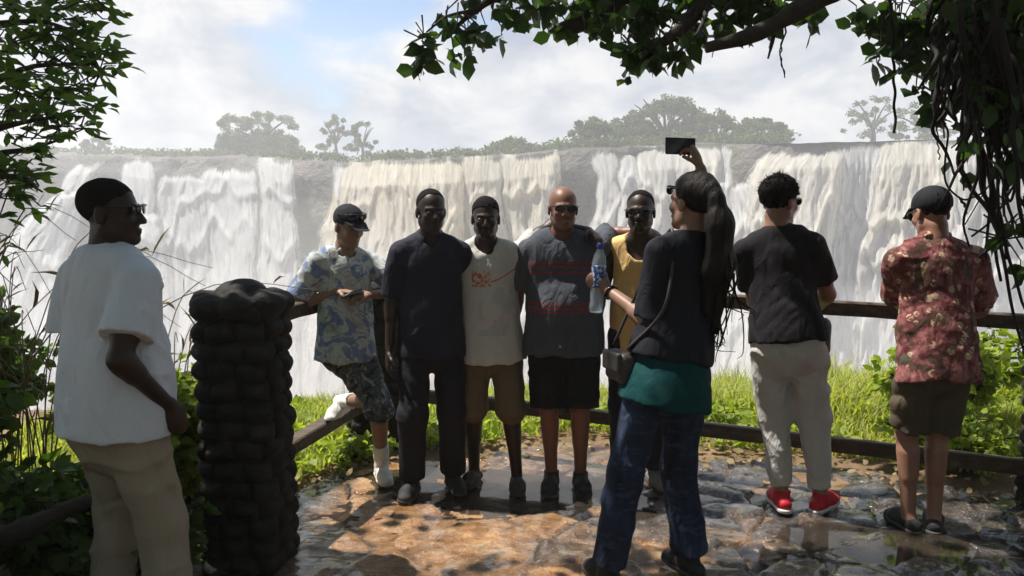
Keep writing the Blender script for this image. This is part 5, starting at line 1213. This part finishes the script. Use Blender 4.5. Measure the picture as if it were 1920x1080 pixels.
def stripe_material():
    def c(b, v):
        s = b.sep(v); n = b.noise(v, 9, 3); zz = b.math('ADD', s[2], b.math('MULTIPLY', b.math('SUBTRACT', n, .5), .012)); base = b.mix(n, (.058, .064, .082), (.085, .092, .112))
        m = 0
        for z0 in (1.345, 1.318, 1.288, 1.115, 1.088, 1.066):
            q = b.math('LESS_THAN', b.math('ABSOLUTE', b.math('SUBTRACT', zz, z0)), .0052); m = q if isinstance(m, int) else b.math('MAXIMUM', m, q)
        front = b.math('LESS_THAN', b.math('ABSOLUTE', b.math('SUBTRACT', s[0], -.03)), .20); return b.mix(b.math('MULTIPLY', m, front), base, (.25, .045, .055))
    return fabric('grey_striped_tee', (0, 0, 0), .88, .1, .9, colfn=c)
def man_stripe():
    global SH5, SH6
    fl, fr = footing(1088, 914), footing(1034, 912); base = (fl + fr) / 2; base[2] = 0; H = height_at(1041, 351, base[1] + .03, 0)
    b = skeleton(base, H, -4, lean=0, side=1, head_yaw=6, head_pitch=3, bw=1.1, sw=1.1, shrug=.005, pel_shift=(-.02, 0, 0)); stand(b, fl, fr, (.1, -1, 0), (-.2, -1, 0))
    SH5 = b.sh['L'].copy()
    b6 = P(1210, 440, base[1] + .02)
    set_arm(b, 'L', b6 + np.array([.03, .10, .02]), np.array([.2, .9, .2])); arm_down(b, 'R', .10, -.02, -.535)
    r = person(base, 'smiling man in grey t-shirt with red chest stripes, sunglasses and black shorts', GRP)
    build_body(b, r, skin('tan2', (.20, .092, .062)), {'L': dict(d=(.35, -.85, -.3), pn=(-.1, -.3, -1), tv=(-1, -.3, .1), curl=(.3, .55, .35))})
    shirt(b, r, stripe_material(), 't_shirt', hem=-.125, sleeve={'L': .85, 'R': .82}, sl_r=.076, sl_r2=.080, chest=.192, waist=.188, hemr=.208, belly=.035, seed=41, amp=0.0120, neck=.072)
    legs(b, r, M_BLACKS, 'shorts', .97, thigh=.106, knee=.092, flare=.008, seed=42, amp=0.0090, seat=.185)
    shoes(b, r, M_DKSHOE, M_RUBBER); glasses(b, r)
    s = Sdf()
    s.u(p_rc(b.Hd(-.016, .1005, -.0665), b.Hd(.016, .1005, -.0665), .0042 * b.k, .0042 * b.k)); V, Q = s.mesh(.002); mk('teeth', V, Q, M_EYE, r)
    # black drawstring bag hanging from his right hand
    w = b.wr['R'] + np.array([0, -.01, -.09]); s = Sdf(); s.u(p_ec(w + [0, 0, -.07], w + [0, 0, -.19], .045, .062, (0, 1, 0), .6)); s.u(p_rc(w + [0, 0, .0], w + [0, 0, -.06], .012, .03), .02); V, Q = s.mesh(.006, fold(8, 40), .004)
    o = mk('hand_bag', V, Q, M_BLACKS, origin=w); tag(o, 'small black bag hanging beside the black shorts of the striped shirt man', 'bag')
def man_yellow():
    fl, fr = footing(1228, 908), footing(1170, 910); base = (fl + fr) / 2; base[2] = 0; H = height_at(1186, 358, base[1] + .03, 0)
    b = skeleton(base, H, -10, lean=1, head_yaw=-14, head_pitch=2, bw=.93, sw=1.0, pel_shift=(-.02, 0, 0)); stand(b, fl, fr, (.2, -1, 0), (-.55, -.9, 0))
    arm_down(b, 'R', .10, .02, -.545); arm_down(b, 'L', .10, .02, -.545)
    r = person(base, 'man in yellow vest and sunglasses partly hidden behind the woman', GRP)
    build_body(b, r, skin('dark', DARK), {})
    shirt(b, r, M_YEL, 'vest', hem=-.13, tank=True, sleeve=0, chest=.178, waist=.165, hemr=.172, seed=51, amp=0.0090, neck=.085, vneck=.04, sh_r=.058)
    legs(b, r, M_DKTROUS, 'trousers', 1.9, thigh=.095, knee=.08, ankle=.075, seed=52)
    shoes(b, r, M_GREYSH, M_RUBBER); glasses(b, r); hair_short(b, r, .0025, (1.1, .035), .0006)
# ================= the onlookers =================
def man_white():
    Y = 2.72; X = (203 - 960) / 1457. * Y; base = np.array([X, Y, 0.05]); base[2] = g0(X, Y); H = P(200, 337, Y)[2] - base[2]
    b = skeleton(base, H, 148, lean=1, side=0, head_yaw=95, head_pitch=0, bw=1.16, sw=1.04, neck_f=.01, pel_shift=(.02, 0, 0))
    stand(b, base + b.l * .15 + b.f * .0, base - b.l * .20 + b.f * .05, None, None)
    set_arm(b, 'R', b.sh['R'] - b.l * .05 + b.f * .055 - UP * .44, -b.f * .9 - b.l * .2); arm_down(b, 'L', .0, .05, -.54)
    r = person(base, 'man in loose white t-shirt and khaki trousers seen from behind at the left')
    build_body(b, r, skin('dark', DARK), {'R': dict(d=(.22, .25, -.85), pn=(-.5, .5, -.3), tv=(.4, .8, 0), curl=(.75, .8, .6), thumb=.8), 'L': dict(curl=(.6, .6, .5))}, foot=False)
    shirt(b, r, M_WHITE, 't_shirt', hem=-.10, sleeve=.74, sl_r=.086, sl_r2=.096, chest=.195, waist=.188, hemr=.196, belly=.02, seed=61, amp=.0095, neck=.066, hem_wav=.004, res=.007)
    legs(b, r, M_KHAKI, 'trousers', 1.95, thigh=.105, knee=.085, ankle=.080, seat=.178, seed=62, amp=0.0150, butt=.02, res=.0075)
    shoes(b, r, M_BRSAND, M_RUBBER); glasses(b, r, up=.012); hair_short(b, r, .0035, (.75, .016), .0006)
def woman():
    Y = 3.2; X = (1262 - 960) / 1457. * Y; base = np.array([X, Y, 0]); base[2] = g0(X, Y); H = P(1318, 319, Y)[2] - base[2] - .0
    b = skeleton(base, H, 204, lean=1, side=11, head_yaw=216, head_pitch=-3, bw=.93, sw=.92, neck_f=.015, pel_shift=(0, 0, 0), twist=4)
    b.pel += b.l * .0
    stand(b, P(1140, 1100, Y - .05) * [1, 1, 0] + UP * g0(X, Y), P(1292, 1100, Y + .06) * [1, 1, 0] + UP * g0(X, Y), None, None)
    Rw = P(1314, 318, Y + .33); set_arm(b, 'R', Rw, np.array([.25, .5, -.8])); set_arm(b, 'L', P(1142, 546, Y + .16), np.array([.3, -.45, -1]))
    r = person(base, 'woman in black top and jeans with a long ponytail taking a photo of the group')
    bax = unit(P(1124, 460, Y + .19) - P(1119, 545, Y + .19))
    build_body(b, r, skin('tan', (.27, .15, .10)), {'R': dict(d=(-.35, .12, .9), pn=(-.75, .45, -.2), tv=(-.4, -.75, .2), curl=(.85, .75, .5), thumb=.5), 'L': dict(d=(-.62, .15, .42), pn=(.35, .85, -.05), tv=(-.2, .2, 1), curl=(.85, .95, .6), thumb=.9)}, fem=True, foot=False)
    shirt(b, r, M_BLACK if False else fabric('black_jersey', (.010, .011, .017), .75, .15, .6), 'top', hem=.035, sleeve={'L': .93, 'R': 1.2}, sl_r=.072, sl_r2=.070, chest=.180, waist=.168, hemr=.190, seed=71, amp=0.0075, fem=True, neck=.075, sh_r=.058, res=.007)
    shirt(b, r, M_TEAL, 'undershirt', hem=-.155, sleeve=0, tank=True, chest=.14, waist=.155, hemr=.205, hsq=1.45, top=.12, seed=72, amp=0.0060, sh_r=.035, neck=.09)
    legs(b, r, M_DENIM, 'jeans', 1.97, thigh=.098, knee=.078, ankle=.077, seat=.176, seed=73, amp=0.0105, butt=.01, res=.007, waist=-.04)
    shoes(b, r, M_DKSHOE, M_RUBBER)
    hs = Sdf(); k = b.k; hs.u(p_el(b.Hd(0, -.016, .040), b.hax, np.array([.086, .107, .091]) * k)); hs.clip(b.Hd(0, 0, .008), unit(b.hf * .85 - b.hu * .75))
    tie = b.Hd(0, -.118, .012); hs.u(p_rc(b.Hd(0, -.09, .03), tie, .05 * k, .036 * k), .03)
    st = SN(4, 220, 7, (1, 1, .15)); st2 = SN(14, 45, 6, (1, 1, .4))
    p1 = tie + np.array([.02, -.015, -.10]); p2 = tie + np.array([.012, -.01, -.28]); p3 = tie + np.array([.0, .0, -.44]); p4 = tie + np.array([.02, .01, -.54])
    hs.u(p_ec(tie, p1, .040, .064, b.hf, .75), .02); hs.u(p_ec(p1, p2, .066, .078, b.hf, .62), .03); hs.u(p_ec(p2, p3, .078, .055, b.hf, .5), .03); hs.u(p_ec(p3, p4, .05, .014, b.hf, .5), .02)
    V, Q = hs.mesh(.0055, lambda x, y, z: .35 * st(x, y, z) + .5 * st2(x, y, z), .005); bh = NB('hair_brown'); v = bh.tc(); n = bh.noise(bh.mapping(v, (1, 1, .12)), 130, 4); c = bh.ramp(n, [(.3, (.005, .004, .004)), (.6, (.012, .008, .007)), (.8, (.03, .017, .012))])
    mh = bh.done(bh.bsdf(c, .6, .22, bh.bump(n, 1.0, .005))); ho = mk('hair', V, Q, mh, r)
    # loose strands
    acc = Acc(); rng = np.random.default_rng(2)
    for i in range(36):
        q0 = p2 + rng.normal(0, 1, 3) * [.05, .03, .05]; q1 = p4 + rng.normal(0, 1, 3) * [.06, .03, .07]; path = smooth_path([q0, (q0 + q1) / 2 + rng.normal(0, .02, 3), q1, q1 + rng.normal(0, .03, 3) - [0, 0, .02]], 12); tube(acc, path, np.linspace(.004, .0012, 12), 4)
    so = acc.build('loose_strands', mh, r); child_of(so, ho)
    glasses(b, r, 'glasses', up=.045, push=-.004)
    # wrist band
    wv = unit(b.wr['L'] - b.el['L']); acc = Acc(); tr = .031 * k; a1 = unit(np.cross(wv, UP)); a2 = np.cross(wv, a1); th = np.linspace(0, 6.2832, 25); c0 = b.wr['L'] - wv * .012
    tube(acc, c0 + tr * (np.cos(th)[:, None] * a1 + np.sin(th)[:, None] * a2), .0055, 6); acc.build('bracelet', M_LENS, r)
    # ---- things she holds
    phone = root('phone', b.wr['R'] + np.array([-.06, .06, .09]), 'dark phone held up sideways by the woman to photograph the group', 'phone')
    pc = P(1276, 274, Y + .36); f = unit(np.array([-.34, .94, -.03])); ax = np.array([unit(np.cross(f, UP)), f, UP]); ax[2] = np.cross(ax[0], ax[1])
    acc = Acc(); box(acc, pc, ax, (.079, .0042, .038), .004); acc.build('case', plain('phone_case', (.02, .021, .024), .35, .5, .1, 30, .02, .001), phone, smooth=False)
    acc = Acc(); box(acc, pc - f * .0045, ax, (.073, .0008, .034)); acc.build('screen', plain('phone_screen', (.03, .034, .04), .08, .6, .1, 8, 0, .001), phone, smooth=False)
    acc = Acc(); th = np.linspace(0, 6.2832, 17)[:-1]; lc = pc + f * .0045 - ax[0] * .062 + ax[2] * .022; tube(acc, [lc, lc + f * .002], [.008, .008], 14); acc.build('camera_lens', M_LENS, phone, smooth=False)
    # bottle: transparent body with water, blue label, blue cap
    bb = P(1117, 586, Y + .19); bt = root('water_bottle', bb, 'clear plastic water bottle with blue cap and label in the woman\'s hand', 'bottle'); ua = unit(P(1126, 456, Y + .19) - bb)
    a1 = unit(np.cross(ua, (0, 1, 0))); a2 = np.cross(ua, a1); th = np.linspace(0, 2 * np.pi, 28, endpoint=False)
    def lathe(prof, name, mat, par=bt):
        ring = np.array([[bb + ua * h + rr * (math.cos(t) * a1 + math.sin(t) * a2) for t in th] for h, rr in prof]); m = len(prof); n = 28
        i = np.arange(m - 1)[:, None] * n; j = np.arange(n)[None]; q = np.stack([i + j, i + (j + 1) % n, i + n + (j + 1) % n, i + n + j], -1).reshape(-1, 4); acc = Acc(); acc.add(ring.reshape(-1, 3), [q[:, ::-1], np.arange(n)[None], np.arange((m - 1) * n, m * n)[None][:, ::-1]]); return acc.build(name, mat, par)
    L = np.linalg.norm(P(1126, 456, Y + .19) - bb)
    g = NB('clear_plastic'); gb = g.n('ShaderNodeBsdfPrincipled'); gb.inputs['Base Color'].default_value = (.80, .90, .97, 1); gb.inputs['Roughness'].default_value = .08; gb.inputs['Specular IOR Level'].default_value = .6
    tr_ = g.n('ShaderNodeBsdfTransparent'); tr_.inputs[0].default_value = (.86, .93, .97, 1); mg = g.done(g.mixsh(.28, tr_.outputs[0], gb.outputs[0]))
    s_ = L / .285
    lathe([(0, .024), (.006, .030), (.03, .031), (.05, .029), (.07, .031), (.17, .031), (.185, .0325), (.215, .029), (.24, .018), (.252, .0125), (.262, .0125)] if s_ > 2 else [(a * s_, c) for a, c in [(0, .024), (.006, .030), (.03, .031), (.05, .029), (.07, .031), (.19, .031), (.205, .032), (.235, .026), (.255, .015), (.262, .0125), (.268, .0125)]], 'plastic_body', mg)
    def c_label():
        q = NB('bottle_label'); v = q.tc(); z = q.sep(v)[2]; n = q.noise(q.mapping(v, (1, 1, .8)), 75, 2); c = q.mix(q.math('GREATER_THAN', n, .55), (.03, .09, .36), (.62, .68, .74)); return q.done(q.bsdf(c, .35, .5))
    lathe([(.105 * s_, .0316), (.112 * s_, .0322), (.188 * s_, .0322), (.194 * s_, .0318)], 'label', c_label())
    lathe([(.262 * s_, .0145), (.266 * s_, .0155), (.281 * s_, .0155), (.285 * s_, .0135)], 'bottle_cap', plain('blue_cap', (.015, .05, .30), .4, .5, .1, 30, .1, .001))
    # shoulder bag on her left hip with a strap over the shoulder
    bag = root('shoulder_bag', P(1160, 690, Y - .02), 'grey brown leather shoulder bag hanging at the woman\'s left hip', 'bag'); c = P(1163, 686, Y + .01); fr = np.array([unit(np.array([-.35, .94, 0])), unit(np.array([-.94, -.35, 0])), UP])
    s = Sdf(); s.u(p_bx(c, fr, (.085, .04, .066), .03)); V, Q = s.mesh(.006, fold(3, 30, (1, 1, 1), 60), .004); m = plain('bag_leather', (.05, .043, .042), .5, .4, .2, 30, .4, .003); mk('pouch', V, Q, m, bag)
    acc = Acc(); sh = b.sh['L'] + UP * .065 - b.tl * .05
    tube(acc, smooth_path([c + UP * .08 + fr[0] * .06, b.T(.25, .17, .10), sh + b.tf * .03, sh - b.tf * .02, b.T(.25, .165, -.10), c + UP * .08 - fr[0] * .06], 40), .007, 6); acc.build('strap', m, bag)
    s = Sdf(); s.u(p_bx(c + UP * .025 + fr[1] * .04, fr, (.072, .012, .042), .011)); V, Q = s.mesh(.005); mk('flap', V, Q, m, bag)
def man_grey():
    fl, fr = footing(1465, 952), footing(1538, 956); base = (fl + fr) / 2; base[2] = g0(base[0], base[1]); H = height_at(1448, 331, base[1] + .02, base[2])
    b = skeleton(base, H, 162, lean=7, side=-7, head_yaw=122, head_pitch=4, bw=.91, sw=.95, pel_shift=(.105, -.05, 0), neck_f=.0)
    stand(b, fl, fr, (.05, 1, 0), (.75, .75, 0))
    hd = P(1540, 590, base[1] + .36); set_arm(b, 'R', P(1536, 575, base[1] + .30), np.array([.35, -.5, -1])); set_arm(b, 'L', P(1448, 585, base[1] + .36), np.array([-.2, -.4, -1]))
    r = person(base, 'man in black t-shirt, light grey joggers and red shoes looking out over the railing')
    build_body(b, r, skin('brown', (.28, .15, .095)), {'R': dict(d=(-.4, .8, -.15), pn=(-.2, 0, -1), tv=(-1, 0, 0), curl=(.4, .5, .4)), 'L': dict(d=(.4, .8, -.15), pn=(0, 0, -1), tv=(1, 0, 0), curl=(.4, .5, .4))})
    shirt(b, r, M_BLACK, 't_shirt', hem=-.03, sleeve=.74, sl_r=.074, sl_r2=.08, chest=.190, waist=.176, hemr=.204, seed=81, amp=0.0105, neck=.066)
    legs(b, r, M_GREYJOG, 'joggers', 1.9, thigh=.104, knee=.083, ankle=.056, seat=.182, seed=82, amp=0.0150, butt=.025)
    for q in 'LR': pass
    shoes(b, r, M_REDSH, M_SOLEW); hair_short(b, r, .010, (.80, -.012), .003, 200, top=.016, strands=900, slen=.022); glasses(b, r, 'glasses', up=.004)
    s = Sdf(); s.u(cut(p_rc(b.nb + b.tu * .0, b.nb + b.tu * .05, .064 * b.k, .064 * b.k), (b.nb + b.tu * .028, b.tu))); V, Q = s.mesh(.006); mk('collar_band', V, Q, M_WHITE, r)
    c = P(1546, 630, base[1] + .07); s = Sdf(); s.u(p_ec(c + UP * .05, c - UP * .06, .052, .058, (.9, -.3, 0), .62)); s.u(p_rc(c + UP * .08 + np.array([-.02, .03, 0]), c + UP * .15 + np.array([-.03, .05, 0]), .008, .008), .01); V, Q = s.mesh(.006, SN(6, 50), .002)
    o = mk('pouch', V, Q, plain('grey_nylon', (.07, .08, .10), .5, .4, .15, 30, .2, .002), origin=c); tag(o, 'rounded dark grey pouch at the hip of the man in grey joggers', 'bag')
def man_floral():
    fl, fr = footing(1702, 992), footing(1750, 994); base = (fl + fr) / 2; base[2] = g0(base[0], base[1]); H = height_at(1756, 362, base[1] + .10, base[2]) + .03
    b = skeleton(base, H, 183, lean=9, side=0, head_yaw=187, head_pitch=16, bw=.95, sw=1.03, neck_f=-.01, pel_shift=(.0, -.06, 0))
    b.hip['L'] += b.l * 0; stand(b, fl + np.array([-.0, 0, 0]), fr, (-.1, 1, 0), (.45, .9, 0))
    set_arm(b, 'L', P(1700, 590, base[1] + .36), np.array([-.5, -.35, -.9])); set_arm(b, 'R', P(1784, 597, base[1] + .34), np.array([.5, -.35, -.9]))
    r = person(base, 'man in red floral shirt, black cap and drab shorts leaning on the railing')
    build_body(b, r, skin('tan3', (.33, .17, .115)), {'R': dict(d=(-.8, .5, 0), pn=(0, 0, -1), tv=(0, 1, 0)), 'L': dict(d=(.8, .5, 0), pn=(0, 0, -1), tv=(0, 1, 0))})
    shirt(b, r, M_FLORAL, 'shirt', hem=-.135, sleeve=.86, sl_r=.084, sl_r2=.092, chest=.198, waist=.185, hemr=.192, belly=.02, seed=91, amp=0.0135, collar=True, neck=.066, hem_wav=.012)
    legs(b, r, M_DKOLIVE, 'shorts', .88, thigh=.100, knee=.090, flare=.008, seat=.165, seed=92, amp=0.0120, butt=.02)
    shoes(b, r, M_DKSHOE, M_RUBBER, 'slip_on_shoe', 'flat'); cap(b, r, M_CAP); glasses(b, r, 'sunglasses', up=.0); hair_short(b, r, .004, (.6, -.02))
man_stripe(); man_cap(); man_polo(); man_khaki(); man_yellow(); man_white(); woman(); man_grey(); man_floral()
